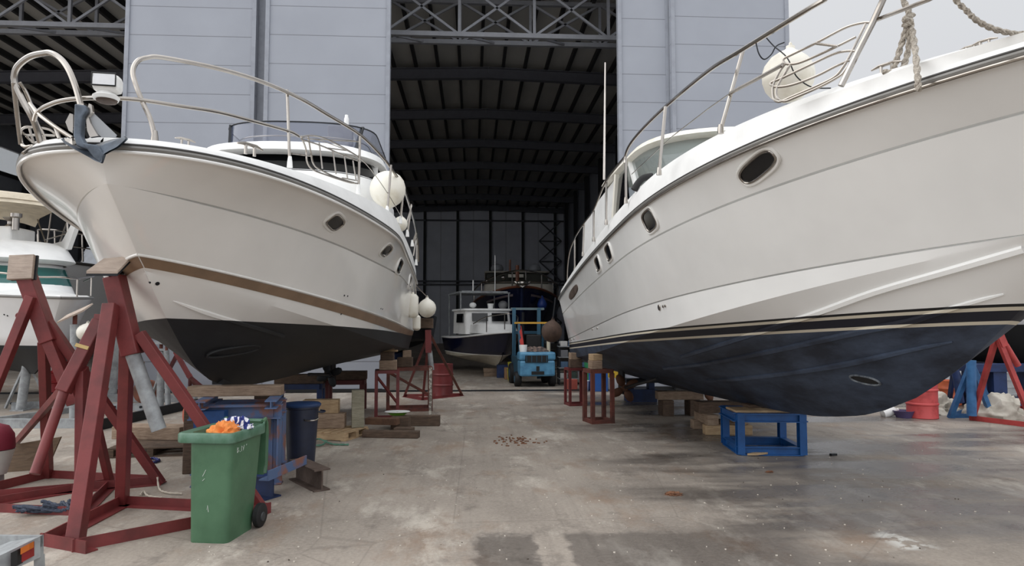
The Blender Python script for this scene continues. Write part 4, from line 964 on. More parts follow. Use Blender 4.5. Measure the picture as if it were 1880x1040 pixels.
# --- timbers on the floor with the white dish
g1 = G(725, 797)
timber(G(706, 806)+Vector((.1, .12, 0)), (1.0, .17, .12), -.16, 'long dark timber nearest in the floor stack with the dish', WOODD)
timber(G(742, 800), (.34, .2, .14), -.16, 'dark timber end at the right of the floor stack', WOODD)
timber(G(700, 794)+Vector((0, .15, .122)), (.62, .2, .12), -.2, 'brown timber laid on top of the floor stack', M('brown_timber', S(112, 82, 62), .8, c2=S(86, 62, 48), scale=7))
timber(G(736, 788), (.34, .26, .24), -.1, 'dark timber cube under the white dish', WOODD)
timber(G(768, 782), (.85, .18, .2), -.05, 'long timber on the floor in front of the rusty stand', WOODD)
dc = G(735, 786)+Vector((-.06, .02, .242))
DS = Thing('dish', dc, 'shallow white dish with green side on the floor timbers', 'dish')
DS.part('bowl', MB().lathe(dc, [(.12, 0), (.17, .05), (.20, .06)], 24, Matrix.Diagonal((1.15, .8, 1))), M('lime_plastic', S(120, 176, 62), .5))
DS.part('rim', MB().lathe(dc, [(.195, .055), (.215, .065), (.20, .075), (.16, .07), (.02, .06)], 24, Matrix.Diagonal((1.15, .8, 1))), GELW)

# --- open frame trestles
def trestle(c, w, d, h, rz, mat, label, t=.07, group=None, diag=False, lower=True):
    T = Thing('trestle', c, label, 'trestle', group); R = Matrix.Rotation(rz, 3, 'Z'); c = Vector(c)
    P = lambda x, y, z: c+R @ Vector((x*(w/2-t/2), y*(d/2-t/2), z))
    cs = ((-1, -1), (1, -1), (1, 1), (-1, 1))
    for x, y in cs: T.part('leg', MB().bar(P(x, y, 0), P(x, y, h-t), t, t, R @ Vector((0, 1, 0))), mat)
    for k in range(4):
        a, b_ = cs[k], cs[(k+1) % 4]
        T.part('top_bar', MB().bar(P(*a, h-t/2), P(*b_, h-t/2), t, t), mat)
        if lower: T.part('bottom_bar', MB().bar(P(*a, t/2), P(*b_, t/2), t*.92, t*.92), mat)
    if diag:
        T.part('brace', MB().bar(P(-1, -1, h*.9), P(1, 1, h*.3), t*.7), mat)
    return T
REDT = M('trestle_red', S(116, 48, 48), .5, c2=S(92, 40, 40), scale=4, bump=.1)
# right yacht, aft
t1 = G(1103, 779); t1.y += .25
trestle(t1, .5, .5, 1.08, .22, RUST, 'rust red open frame trestle nearer under the aft hull of the dark blue bottomed yacht', .075)
timber(t1+Vector((-.06, 0, 1.082)), (.22, .3, .17), .1, 'pale timber block, lower of two on the nearer right trestle', WOOD)
timber(t1+Vector((-.05, .02, 1.254)), (.2, .28, .13), .2, 'timber block, upper of two on the nearer right trestle', WOODL)
t2 = G(1059, 746); t2.y += .2
trestle(t2, .46, .46, .92, .15, REDT, 'dark red open frame trestle farther back under the stern of the dark blue bottomed yacht', .06)
timber(t2+Vector((0, 0, .922)), (.3, .3, .2), 0, 'dark timber block, lower of two on the farther right trestle', WOODD)
timber(t2+Vector((0, 0, 1.124)), (.28, .26, .16), .1, 'timber block, upper of two on the farther right trestle', WOOD)
# left yacht, aft
t3 = G(706, 776); t3.y += .35
trestle(t3, .5, .6, 1.04, .12, REDT, 'red open frame trestle under the aft chine of the brown striped yacht', .06, diag=True)
timber(t3+Vector((.02, 0, 1.042)), (.36, .34, .2), .1, 'large timber block at the bottom of the pile on the left red trestle', WOOD)
timber(t3+Vector((.0, .02, 1.243)), (.26, .3, .17), .0, 'dark timber block in the middle of the pile on the left red trestle', WOODD)
timber(t3+Vector((.0, .02, 1.415)), (.42, .1, .04), .0, 'thin pale board sticking out of the pile on the left red trestle', WOODL)
timber(t3+Vector((.05, .02, 1.456)), (.18, .26, .17), .0, 'timber block topmost on the left red trestle', WOOD)
t4 = G(748, 757); t4.y += .4
trestle(t4, 1.05, .7, 1.0, .12, RUST, 'wide rusty brown trestle under the stern of the brown striped yacht', .075, diag=True)
timber(t4+Vector((-.1, 0, 1.002)), (.34, .3, .22), 0, 'dark timber block, lower of two on the wide rusty trestle', WOODD)
timber(t4+Vector((-.06, 0, 1.224)), (.2, .26, .16), .1, 'timber block, upper of two on the wide rusty trestle', WOOD)
pp = at(790, 757, 15.0); pp.z = 0
solo('paint_spattered_post', MB().bar(pp, pp+Vector((.0, 0, 1.05)), .06, .06), M('spattered_white', S(190, 186, 176), .7, c2=S(120, 112, 104), scale=14, lo=.45, hi=.5), 'white spattered steel post at the right end of the rusty trestle', 'post')
# trestles below the keel amidships
t5 = Vector((-3.75, 15.2, 0))
trestle(t5, 1.0, .45, .70, .05, BLUED, 'dark blue trestle under the keel amidships of the brown striped yacht', .11, lower=False)
timber(t5+Vector((0, 0, .702)), (1.05, .3, .2), .05, 'heavy timber across the dark blue trestle under the keel', WOODD)
t6 = Vector((-2.95, 16.2, 0))
trestle(t6, .9, .5, .70, .02, M('dark_red_paint', S(92, 38, 38), .6), 'dark red trestle behind the blue one under the keel', .1, lower=False)
timber(t6+Vector((0, 0, .702)), (.95, .3, .2), .02, 'heavy timber across the dark red trestle under the keel', WOODD)
t7 = Vector((-2.75, 12.9, 0))
timber(t7, (.45, .4, .34), .2, 'dark timber cube on the floor behind the mossy timber', WOODD)
# --- stern red stand with timber pad
SS = Thing('boat_stand', G(790, 728), 'red boat stand with timber pad under the stern of the brown striped yacht', 'boat stand')
Ys = 16.6
SS.part('pad', MB().box(at(784, 594, Ys), (.3, .26, .24)), WOODD, bevel=.01)
SS.part('post', MB().bar(at(786, 606, Ys), at(787, 648, Ys), .14, .14), RED)
SS.part('jack_pipe', MB().tube([at(789, 645, Ys), at(793, 680, Ys)], .06, 10), GALV)
for q, w in (((849, 727), .06), ((776, 735), .06), ((742, 729), .06)):
    SS.part('leg', MB().bar(at(788, 612, Ys), G(*q), w, w, (0, 1, 0)), RUST if q[0] > 800 else RED)
for a, b_ in (((849, 727), (776, 735)), ((776, 735), (742, 729)), ((742, 729), (849, 727))): SS.part('base_bar', MB().angle(G(*a), G(*b_), .07, .012), RED)
# --- oil drums
def drum(c, r, h, mat, label, rz=0, extra=None):
    T = Thing('oil_drum', c, label, 'drum'); c = Vector(c)
    pr_ = [(r*.98, 0), (r*1.02, .015), (r, .03)]
    for f in (.335, .665): pr_ += [(r, h*f-.03), (r*1.055, h*f-.012), (r*1.055, h*f+.012), (r, h*f+.03)]
    pr_ += [(r, h-.03), (r*1.02, h-.012), (r*1.02, h), (r*.96, h), (r*.95, h-.02)]
    T.part('barrel', MB().lathe(c, pr_, 28), mat)
    T.part('bung', MB().lathe(c+Vector((r*.6, -r*.3, h-.02)), [(.03, 0), (.03, .02)], 10), DKMET); return T
drum(Vector((-.84, 19.3, 0)), .29, .88, M('drum_red', S(112, 42, 43), .45, c2=S(92, 36, 37), scale=3), 'dark red oil drum standing on the yard just outside the hangar opening')
drum(G(1711, 771)+Vector((0, .3, 0)), .3, .9, M('drum_pink', S(206, 84, 84), .5, c2=S(168, 60, 58), scale=4, lo=.5, hi=.75), 'faded pink-red oil drum behind the bow of the dark blue bottomed yacht')
d3 = atx(1752, 745, 10.2); d3 = G(1752, 746)
drum(d3+Vector((.1, .3, 0)), .26, .6, M('drum_orange', S(200, 104, 66), .5, c2=S(176, 84, 50), scale=4), 'short orange drum half hidden behind the pink-red drum')
d4 = Vector(G(101, 720))
DT = drum(d4, .3, .88, M('drum_bright_red', S(170, 30, 36), .4, c2=S(150, 26, 30)), 'bright red oil drum behind the stands at far left')
DT.part('sticker', MB().box(d4+Vector((-.02, -.306, .72)), (.16, .006, .16)), GELW, label='white sticker')

# --- right side: blue keel stand with shim
b0 = G(1425, 838); b0.y += .5
BS = Thing('keel_stand', b0, 'bright blue box-frame stand under the keel of the dark blue bottomed yacht', 'keel stand')
def bs(x, y, z): return b0+Matrix.Rotation(-.12, 3, 'Z') @ Vector((x, y, z))
w_, d_, h_ = .46, .46, .64
cs = ((-1, -1), (1, -1), (1, 1), (-1, 1))
for k, (x, y) in enumerate(cs):
    BS.part('leg', MB().ibeam(bs(x*w_, y*d_, .02), bs(x*w_, y*d_, h_), .11, .11, .015, (0, 1, 0)), BLUE)
    x2, y2 = cs[(k+1) % 4]
    BS.part('top_beam', MB().ibeam(bs(x*(w_+.04), y*d_, h_-.07), bs(x2*(w_+.04), y2*d_, h_-.07), .12, .13, .016), BLUE)
    BS.part('bottom_beam', MB().ibeam(bs(x*w_, y*d_, .07), bs(x2*w_, y2*d_, .07), .10, .13, .016), BLUE)
timber(bs(-.05, -.15, h_-.004), (.95, .5, .035), -.06, 'thin pale board wedged between the keel and bright blue stand', WOODL)
timber(bs(.0, .05, h_+.033), (.5, .3, .05), .0, 'brown wedge timber on the pale board under the keel', WOODD)
solo('wood_splinter', MB().prism([G(1372, 838)+Vector(p) for p in ((0, 0, .01), (.12, -.06, .02), (.28, -.03, .03), (.33, .02, .02), (.16, .07, .02))], (0, 0, .03)), WOODL, 'broken pale wood piece on the floor by the bright blue stand', 'wood')
# timber cribs
c1 = Vector((4.62, 12.6, 0)); CR = -.05
def crib(x, y, z, d, rz, label, mat=WOOD): timber(c1+Vector((x, y, z)), d, CR+rz, label, mat)
crib(0, -.35, 0, (.85, .2, .17), 0, 'front bottom timber of the nearer crib under the dark blue keel', WOODL)
crib(0, .35, 0, (.85, .2, .17), 0, 'rear bottom timber of the nearer crib under the dark blue keel', WOOD)
crib(-.27, 0, .172, (.2, .9, .18), 0, 'left middle timber of the nearer crib under the dark blue keel', WOOD)
crib(.27, 0, .172, (.2, .9, .18), 0, 'right middle timber of the nearer crib under the dark blue keel', WOOD)
crib(0, 0, .354, (.9, .34, .2), 0, 'thick dark timber on top of the nearer crib under the dark blue keel', WOODD)
c1 = Vector((4.55, 14.9, 0))
crib(-.3, 0, 0, (.24, .5, .34), 0, 'left timber upright of the farther crib under the dark blue keel', WOODD)
crib(.3, 0, 0, (.24, .5, .34), 0, 'right timber upright of the farther crib under the dark blue keel', WOODD)
crib(0, 0, .342, (1.0, .3, .18), 0, 'timber lying across the farther crib under the dark blue keel', WOOD)
bb = Vector((4.35, 17.6, 0))
KB = Thing('keel_stand', bb, 'dark blue low box stand far aft under the dark blue keel', 'keel stand')
KB.part('base_box', MB().box(bb+Vector((0, 0, .16)), (.75, .5, .32)), BLUED)
for x in (-.27, .27): KB.part('leg', MB().box(bb+Vector((x, 0, .40)), (.14, .3, .16)), BLUED)
KB.part('top_beam', MB().box(bb+Vector((0, 0, .53)), (.8, .4, .1)), DKMET)
# --- things behind the right bow
BT = Thing('boat_stand', G(1788, 770), 'blue tripod boat stand beside the pink-red drum', 'boat stand')
Yt = 13.6; BLUEL = M('light_blue_stand', S(60, 116, 168), .5, c2=S(44, 92, 140))
BT.part('post', MB().tube([at(1783, 662, Yt), at(1784, 764, Yt)], .09, 14), BLUEL)
for q in ((1744, 768), (1818, 742), (1822, 768)): BT.part('leg', MB().bar(at(1783, 668, Yt), G(*q), .09, .09, (0, 1, 0)), BLUEL)
for a, b_ in (((1744, 768), (1822, 768)), ((1822, 768), (1818, 742)), ((1818, 742), (1744, 768))): BT.part('base_bar', MB().angle(G(*a), G(*b_), .09, .012), BLUEL)
BT2 = Thing('boat_stand', G(1768, 750), 'dark blue boat stand behind the blue tripod', 'boat stand')
BT2.part('post', MB().tube([at(1752, 672, 15.5), at(1764, 740, 15.5)], .08, 12), BLUED)
for q in ((1742, 744), (1782, 742), (1770, 734)): BT2.part('leg', MB().bar(at(1752, 672, 15.5), G(*q), .08, .08, (0, 1, 0)), BLUED)
RS = Thing('boat_stand', G(1840, 775), 'bright red tripod boat stand at the right edge beside the crumpled tarp', 'boat stand')
Yr2 = 12.7
RS.part('post', MB().bar(at(1832, 612, Yr2), at(1842, 636, Yr2), .13, .13, (0, 1, 0)), RED2)
RS.part('jack_pipe', MB().tube([at(1846, 634, Yr2+.1), at(1869, 672, Yr2+.1)], .06, 10), RED2)
RS.part('pad', MB().box(at(1829, 604, Yr2), (.26, .26, .05)), WOOD)
for q in ((1785, 770), (1886, 752), (1900, 786)): RS.part('leg', MB().bar(at(1830, 616, Yr2), G(*q), .085, .085, (0, 1, 0)), RED2)
for a, b_ in (((1780, 772), (1910, 788)), ((1910, 788), (1886, 752)), ((1886, 752), (1780, 772))): RS.part('base_bar', MB().angle(G(*a), G(*b_), .1, .014), RED2)
TARP = M('grey_tarpaulin', S(190, 184, 172), .85, c2=S(158, 152, 140), scale=3)
solo('tarpaulin', crumple(G(1757, 768)+Vector((.1, .9, 0)), .46, .42, .42, 11, 20, .45, 2.2), TARP, 'pale crumpled tarp heap between the pink-red drum and the blue tripod', 'tarp')
solo('tarpaulin', crumple(G(1848, 770)+Vector((0, .3, 0)), .56, .4, .45, 12, 20, .45, 2.2), TARP, 'pale crumpled tarp heap beneath the bright red tripod at the right edge', 'tarp')
bs_c = G(1668, 769)+Vector((0, .15, 0))
solo('basin', MB().lathe(bs_c, [(.15, 0), (.21, .14), (.225, .15), (.205, .15), (.145, .02)], 24), M('purple_plastic', S(96, 84, 128), .45), 'purple plastic basin on the floor by the pink-red drum', 'basin')
w0 = G(1643, 768)+Vector((0, .2, .1))
BO = Thing('bottle', w0-Vector((0, 0, .1)), 'white plastic canister lying beside the purple basin', 'bottle')
BO.part('body', MB().lathe(w0, [(.03, -.17), (.1, -.15), (.1, .1), (.05, .16), (.03, .17)], 18, Matrix.Rotation(math.radians(75), 3, 'Y')), GELW)
BO.part('cap', MB().lathe(w0+Vector((.17, 0, .045)), [(.03, 0), (.03, .04)], 12, Matrix.Rotation(math.radians(75), 3, 'Y')), GELW)
# ================================================================== OTHER BOATS
def simple_boat(T, fr, Lb, hb, zk, zc, zs, mat, fine=.8, rise=.5, chine_k=.86, rake=.9, keel_rise=None, N=36, tp=.05, rub=None, zsa=None):
    """hull from keel, chine and sheer; returns rows + sheer curve. zk keel, zc chine at stern, zs sheer at bow, zsa sheer at stern"""
    zsa = zs-.35 if zsa is None else zsa
    sh = hull_curve((0, hb, Lb*.6, 2.0, fine*.85, tp), lambda u: zsa+(zs-zsa)*np.clip(1-u/(Lb*.8), 0, 1)**2, Lb, N)
    mid_ = hull_curve((rake*.35, hb*.94, Lb*.65, 2.1, fine, tp), lambda u: (zc+rise*np.clip(1-u/(Lb*.75), 0, 1)**1.7)*.5+.5*(zsa+(zs-zsa)*np.clip(1-u/(Lb*.8), 0, 1)**2), Lb, N)
    ch = hull_curve((rake*.7, hb*chine_k, Lb*.7, 2.2, fine, tp), lambda u: zc+rise*np.clip(1-u/(Lb*.75), 0, 1)**1.7, Lb, N)
    t_ = np.linspace(0, 1, N)**1.3; uu = rake*.7+(Lb-rake*.7)*t_
    kz = zk+(zc+rise-zk)*np.clip(1-(uu-rake*.7)/(rake*1.3), 0, 1)**1.8
    kl = [(.012, float(a), float(b)) for a, b in zip(uu, kz)]
    rows = loft_hull(fr, [kl, ch, mid_, sh], [(8, -.03), (4, .02), (4, .03)])
    mb = hull_mesh(fr, rows); T.part('hull', mb, mat)
    ins = [(max(b-.10, 0), u+.06, z+.06) for b, u, z in sh]; in2 = [(max(b-.2, 0), u+.1, z+.05) for b, u, z in sh]
    bw = MB()
    for sg in (1, -1): bw.grid([[fr.w(sg*b, u, z) for b, u, z in r] for r in (sh, ins, in2)])
    return sh, in2, bw, mb
# --- white cruiser with bimini at the left edge (bow to the right)
F1 = Frame(-8.75, 15.0, math.radians(45))
WC = Thing('motor_cruiser', F1.w(0, 4, 0), 'white cabin cruiser with cream bimini top at the left edge', 'boat')
wm = bottom_mat('white_cruiser_paint', S(24, 25, 28), S(18, 19, 21), S(232, 233, 234), 1.52, 0, [(-.07, S(20, 30, 34))])
sh, in2, bw, hm = simple_boat(WC, F1, 8.0, 1.6, .85, 1.35, 2.55, wm, rise=.45, rake=.9, zsa=2.7)
WC.part('bulwark', bw, GELW); WC.part('deck', deck_mesh(F1, in2, .12, 0), GELW)
WC.part('rub_rail', along_curve(F1, sh, .03), GREY)
hs = WC.part('cabin', house(F1, [(2.0, 7.8, 1.22, 2.5, 16, 1.6), (2.8, 7.8, 1.2, 3.05, 16, 1.4), (3.3, 7.8, 1.14, 3.55, 16, 1.4)]), GELW)
TEAL = glass('teal_window', S(40, 96, 92), .92, .1)
WC.part('windscreen', house(F1, [(2.66, 7.0, 1.22, 2.95, 16, 1.45), (3.1, 7.0, 1.18, 3.4, 16, 1.4)], cap=False, back=False), TEAL, hs, 'teal tinted glass')
for sg in (-1, 1):
    WC.part('side_window', MB().prism([F1.w(sg*1.22, 4.2, 2.85), F1.w(sg*1.22, 6.6, 2.82), F1.w(sg*1.17, 6.6, 3.42), F1.w(sg*1.17, 4.6, 3.42)], F1.w(sg*.02, 0, 0)-F1.w(0, 0, 0)), TEAL, hs, 'teal tinted glass')
    WC.part('window_bar', MB().bar(F1.w(sg*1.24, 4.3, 3.1), F1.w(sg*1.24, 6.6, 3.08), .04, .05), GELW, hs)
WC.part('flybridge', house(F1, [(3.2, 7.8, 1.2, 3.5, 16, 1.3), (2.8, 7.8, 1.32, 3.58, 16, 1.4), (3.4, 7.8, 1.25, 3.95, 16, 1.2), (3.8, 7.8, 1.15, 4.1, 16, 1.2)]), GELW)
wing = MB()
for sg in (-1, 1): wing.prism([F1.w(sg*1.18, 3.7, 3.95), F1.w(sg*1.18, 3.1, 4.5), F1.w(sg*1.18, 3.4, 4.62), F1.w(sg*1.18, 4.2, 4.2), F1.w(sg*1.18, 6.4, 4.2), F1.w(sg*1.18, 6.4, 4.0)], F1.w(0, 0, 0)-F1.w(sg*.1, 0, 0))
WC.part('radar_wing', wing, GELW)
bim = MB(); RR = []
for u, z, hw in ((3.5, 5.1, 1.15), (3.56, 5.25, 1.15), (4.0, 5.34, 1.18), (5.4, 5.4, 1.2), (6.8, 5.34, 1.18), (7.1, 5.1, 1.15)):
    RR.append([F1.w(hw*k/4, u, z-.14*abs(k/4)**3) for k in range(-4, 5)])
bim.grid(RR).grid([[p-Vector((0, 0, .1)) for p in r] for r in RR], flip=True)
WC.part('bimini', bim, M('cream_canvas', S(232, 220, 198), .85, c2=S(214, 202, 180)), label='cream canvas top')
for sg in (-1, 1):
    for u0, u1 in ((3.6, 4.9), (4.1, 4.0), (3.7, 3.6), (5.5, 6.0), (6.9, 5.8)):
        WC.part('bimini_pole', MB().tube([F1.w(sg*1.14, u0, 5.1), F1.w(sg*1.18, u1, 4.1)], .022, 6), STEEL)
WC.part('fly_rail', MB().tube([F1.w(-1.16, 3.8, 4.4), F1.w(-1.16, 6.2, 4.4)], .018, 6).tube([F1.w(1.16, 3.8, 4.4), F1.w(1.16, 6.2, 4.4)], .018, 6), STEEL)
WC.part('seat_back', MB().box(F1.w(.1, 4.8, 4.3), (.6, 1.0, .4)), GELW, bevel=.05)
WC.part('horn', MB().lathe(F1.w(.0, 4.5, 4.5), [(.14, 0), (.07, .07), (.07, .14), (.17, .24)], 14).lathe(F1.w(.05, 4.2, 4.4), [(.08, 0), (.08, .3), (.13, .33), (.13, .42)], 14), STEEL)
pts = [F1.w(1.35, 3.2, 3.1), F1.w(1.2, 2.0, 3.15), F1.w(.9, 1.1, 3.1), F1.w(.4, .35, 3.0), F1.w(0, .1, 3.0), F1.w(-.4, .35, 3.0), F1.w(-.9, 1.1, 3.1), F1.w(-1.2, 2.0, 3.15)]
rail(WC, 'pulpit_rail', pts, .022)
for k in (2, 3, 5, 6): rail(WC, 'stanchion', [pts[k], pts[k]-Vector((0, 0, .45))], .02, 1)
for x, y in ((24, 616), (27, 616), (30, 616), (33, 616), (8, 578), (14, 580)):
    h, nr = first_hit(x, y, hm.bvh())
    if h: WC.part('drain_fitting', MB().disc(h, .018, .02, nr, 8), DKMET)
# --- grey boat seen bow on, in the shade
F2 = Frame(-13.4, 22.0, 0.0)
GB = Thing('motor_boat', F2.w(0, 5, 0), 'grey shaded boat seen bow-on between the cruiser and the brown striped yacht', 'boat')
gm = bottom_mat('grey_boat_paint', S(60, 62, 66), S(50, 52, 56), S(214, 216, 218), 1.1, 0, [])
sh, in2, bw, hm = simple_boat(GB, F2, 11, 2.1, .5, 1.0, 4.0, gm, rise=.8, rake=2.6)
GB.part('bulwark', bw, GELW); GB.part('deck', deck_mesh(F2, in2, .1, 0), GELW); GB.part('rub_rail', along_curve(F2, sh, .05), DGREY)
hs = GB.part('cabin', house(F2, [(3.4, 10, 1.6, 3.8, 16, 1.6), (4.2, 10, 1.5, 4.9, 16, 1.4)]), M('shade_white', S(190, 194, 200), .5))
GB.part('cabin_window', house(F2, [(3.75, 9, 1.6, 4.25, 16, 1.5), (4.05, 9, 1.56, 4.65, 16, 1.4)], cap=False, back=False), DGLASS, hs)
pts = [F2.w(1.7, 4.4, 4.5), F2.w(1.4, 2.2, 4.8), F2.w(.7, .8, 4.92), F2.w(.25, .1, 4.95), F2.w(-.25, .1, 4.95), F2.w(-.7, .8, 4.92), F2.w(-1.4, 2.2, 4.8), F2.w(-1.7, 4.4, 4.5)]
rail(GB, 'pulpit_rail', pts, .03)
rail(GB, 'mid_rail', [p-Vector((0, 0, .45)) for p in pts], .02)
for k in (1, 2, 3, 4, 5, 6): rail(GB, 'stanchion', [pts[k], pts[k]+Vector((0, .1, -.9))], .028, 1)
GB.part('bow_plate', MB().prism([F2.w(-.5, .4, 3.92), F2.w(0, -.3, 3.96), F2.w(.5, .4, 3.92)], (0, 0, .04)).prism([F2.w(-.4, .1, 3.9), F2.w(.4, .1, 3.9), F2.w(0, .7, 3.0)], (0, .03, 0)), STEEL)
GB.part('keel_block', MB().box(F2.w(0, 6.5, .25), (.5, 5, .5)), BLUED)
# grey props under that boat
def prop(px0, py0, px1, py1, Y, r, label, br=None):
    b0 = at(px0, py0, Y); b0.z = 0; t0 = at(px1, py1, Y)
    T = Thing('boat_prop', b0, label, 'boat stand')
    T.part('tube', MB().tube([b0, t0-Vector((0, 0, .2))], r, 12), GALV); T.part('screw', MB().tube([t0-Vector((0, 0, .22)), t0], r*.5, 10), RUST)
    T.part('foot', MB().box(b0+Vector((0, 0, .015)), (.3, .3, .03)), GALV)
    if br:
        for dx in (-1, 1): T.part('brace', MB().bar(b0.lerp(t0, .55), b0+Vector((dx*br, .25, .03)), .05), GALV)
    return T, t0
T, t0 = prop(38, 746, 60, 588, 16.5, .10, 'tilted grey tube prop under the white cabin cruiser', .5)
T, t0 = prop(136, 768, 138, 578, 14.4, .085, 'grey tube prop with tilted plywood pad beside the small white ball')
R = Matrix.Rotation(-.45, 3, 'Y') @ Matrix.Rotation(.35, 3, 'X')
T.part('pad', MB().box(t0+Vector((0, 0, .03)), (.56, .5, .03), m=R), PLY)
T, t0 = prop(202, 730, 213, 596, 18.4, .14, 'thick grey tube prop leaning behind the nearest red stand', .45)
T, t0 = prop(294, 743, 296, 630, 16.7, .08, 'short grey screw prop with wide head left of the black bow', .4)
T.part('head', MB().box(t0, (.4, .2, .06)).box(t0-Vector((0, 0, .16)), (.28, .16, .05)), GALV)
T, t0 = prop(309, 748, 306, 628, 16.2, .06, 'slim grey pole prop nearest to the black bow')
fender_ball(157, 611, 14.3, .165, FW1, 'small white ball fender at the bow of the white cabin cruiser', (.2, 0, 1))
DS2 = Thing('boat_stand', G(340, 722), 'far red tripod stand against the pale door leaf left of the black bow', 'boat stand')
for a_, q in (((325, 652), (292, 716)), ((332, 664), (368, 722)), ((345, 690), (384, 722)), ((350, 690), (348, 716))): DS2.part('leg', MB().bar(at(*a_, 18.6), G(*q), .08, .08, (0, 1, 0)), RED)
DS2.part('post', MB().bar(at(322, 646, 18.6), at(349, 694, 18.6), .1, .1, (0, 1, 0)), RED)
for a_, b_ in (((292, 716), (384, 722)), ((384, 722), (348, 716)), ((348, 716), (292, 716))): DS2.part('base_bar', MB().angle(G(*a_), G(*b_), .1, .014), RED)
# --- galvanised cradle frame
CG = Thing('boat_cradle', G(200, 770), 'long galvanised boat cradle frame lying on the yard behind the red stands', 'cradle')
def cbar(a, b_, w, h, nm='beam', mat=GALV, z=.0):
    p, q = G(*a), G(*b_); p.z = q.z = z+h/2; return CG.part(nm, MB().bar(p, q, w, h), mat)
cbar((-10, 786), (146, 786), .14, .17); cbar((22, 752), (80, 750), .12, .16); cbar((150, 738), (360, 739), .13, .18); cbar((186, 755), (273, 754), .12, .16)
cbar((172, 793), (361, 748), .07, .2, 'channel', DKMET); cbar((-10, 778), (175, 752), .07, .12, 'channel', GALV); cbar((80, 752), (150, 752), .06, .1)
for x, y in ((26, 745), (38, 745), (5, 780), (20, 780), (78, 780), (130, 780), (200, 732), (240, 733), (308, 733), (214, 752), (262, 752)):
    CG.part('bolt', MB().disc(G(x, y+3)+Vector((0, -.1, .1)), .03, .05, (0, 1, 0), 8), DKMET)
CG.part('jockey_wheel', MB().disc(G(342, 779)+Vector((0, 0, .17)), .17, .07, (.75, .6, 0), 20), M('orange_wheel', S(176, 84, 62), .6))
CG.part('handle', MB().tube(smooth_path([G(338, 737)+Vector((0, 0, .15)), G(338, 737)+Vector((0, 0, .3)), G(352, 737)+Vector((0, 0, .33)), G(354, 737)+Vector((0, 0, .15))], 3), .015, 6), GALV)
wh = G(270, 742)
solo('winch_spool', MB().disc(wh+Vector((-.1, 0, .3)), .28, .1, (.3, 1, 0), 24).disc(wh+Vector((-.05, .2, .3)), .28, .1, (.3, 1, 0), 24).disc(wh+Vector((-.07, .1, .3)), .14, .3, (.3, 1, 0), 16), M('spool_orange', S(140, 84, 64), .7, c2=S(92, 64, 52)), 'orange-brown spool on the yard behind the galvanised cradle', 'spool')
solo('timber_rail', MB().bar(G(180, 742)+Vector((0, 0, .2)), G(270, 720)+Vector((0, 0, .95)), .05).bar(G(186, 736)+Vector((0, .2, .2)), G(276, 714)+Vector((0, .2, .95)), .05), wood('bamboo', S(150, 120, 86), S(110, 84, 60)), 'pair of long timber rails leaning on the orange-brown spool', 'timber')
wq = G(144, 842); solo('loose_wheel', MB().disc(wq+Vector((0, .05, .15)), .15, .07, (.8, .5, 0), 20), M('wheel_brown', S(112, 58, 48), .6), 'small brown wheel standing on the yard behind the leaning pipe', 'wheel')
# pallets with a heavy beam behind the bin
pallet('pallet', G(262, 838)+Vector((.1, .3, 0)), .12, 'dark weathered pallet behind the nearest red stand', 1.2, .8, WOODD)
timber(G(272, 824)+Vector((0, .15, .145)), (1.15, .4, .2), -.15, 'wide squared timber with a red painted end on the dark pallet', WOOD)
rope('mooring_rope', [[G(268, 850)+Vector((0, 0, .02)), G(280, 846)+Vector((0, 0, .03)), G(292, 848)+Vector((0, 0, .02)), G(282, 852)+Vector((0, 0, .02)), G(270, 850)+Vector((0, 0, .02))]], .02, 'coil of blue rope on the floor in front of the dark pallet', M('blue_rope', S(52, 56, 112), .8))
s0 = G(12, 868); s1 = G(86, 862)
solo('plywood_sheet', MB().prism([s0, s1, s1+Vector((.1, .12, .42)), s0+Vector((-.05, .12, .34))], (0, .03, 0)), wood('plywood', S(122, 100, 80), S(96, 80, 64)), 'brown plywood sheet propped on edge behind the leaning pipe', 'board')
# left edge: outboard-like tub with crimson cover on a stand
tb = G(-8, 892)
TB = Thing('covered_tub', tb, 'pale tub with crimson cover cut off by the left edge', 'tub')
TB.part('tub', MB().lathe(at(-8, 850, tb.y), [(.12, -.14), (.15, -.02), (.19, .14), (.20, .16)], 24), M('pale_plastic', S(196, 198, 192), .5))
TB.part('cover', MB().lathe(at(-8, 822, tb.y), [(.20, -.02), (.205, .02), (.19, .16), (.13, .26), (.02, .3)], 24), M('crimson_cover', S(122, 28, 50), .7))
TB.part('leg', MB().bar(tb, at(-8, 868, tb.y), .14, .1), GALV)
# trailer tail with lamp, bottom left
tq = G(60, 1055)
TL = Thing('trailer', tq, 'galvanised trailer tail with red and amber lamp at the lower left corner', 'trailer')
Yq = 5.35
def tp(x, y, dY=0): return at(x, y, Yq+dY)
TL.part('crossbar', MB().prism([tp(74, 985), tp(74, 1024), tp(-60, 1085, -.4), tp(-60, 1050, -.4)], (0, .04, 0)), GALV)
TL.part('top_plate', MB().prism([tp(74, 985), tp(-60, 1050, -.4), tp(-60, 1035, .1), tp(30, 986, .25)], (0, 0, -.012)), GALV)
TL.part('side_rail', MB().prism([tp(74, 985), tp(-40, 984, .3), tp(-40, 1004, .3), tp(74, 1006, .0)], (0, .03, 0)), GALV)
TL.part('leg', MB().bar(tp(72, 1020, .03), Vector((tp(72, 1020).x, tp(72, 1020).y+.03, 0)), .05), GALV)
lm = TL.part('tail_lamp', MB().prism([tp(32, 1011, -.13), tp(63, 994, -.04), tp(63, 1021, -.04), tp(32, 1038, -.13)], (.0, -.05, 0)), M('red_lens', S(140, 28, 30), .25), label='red lens')
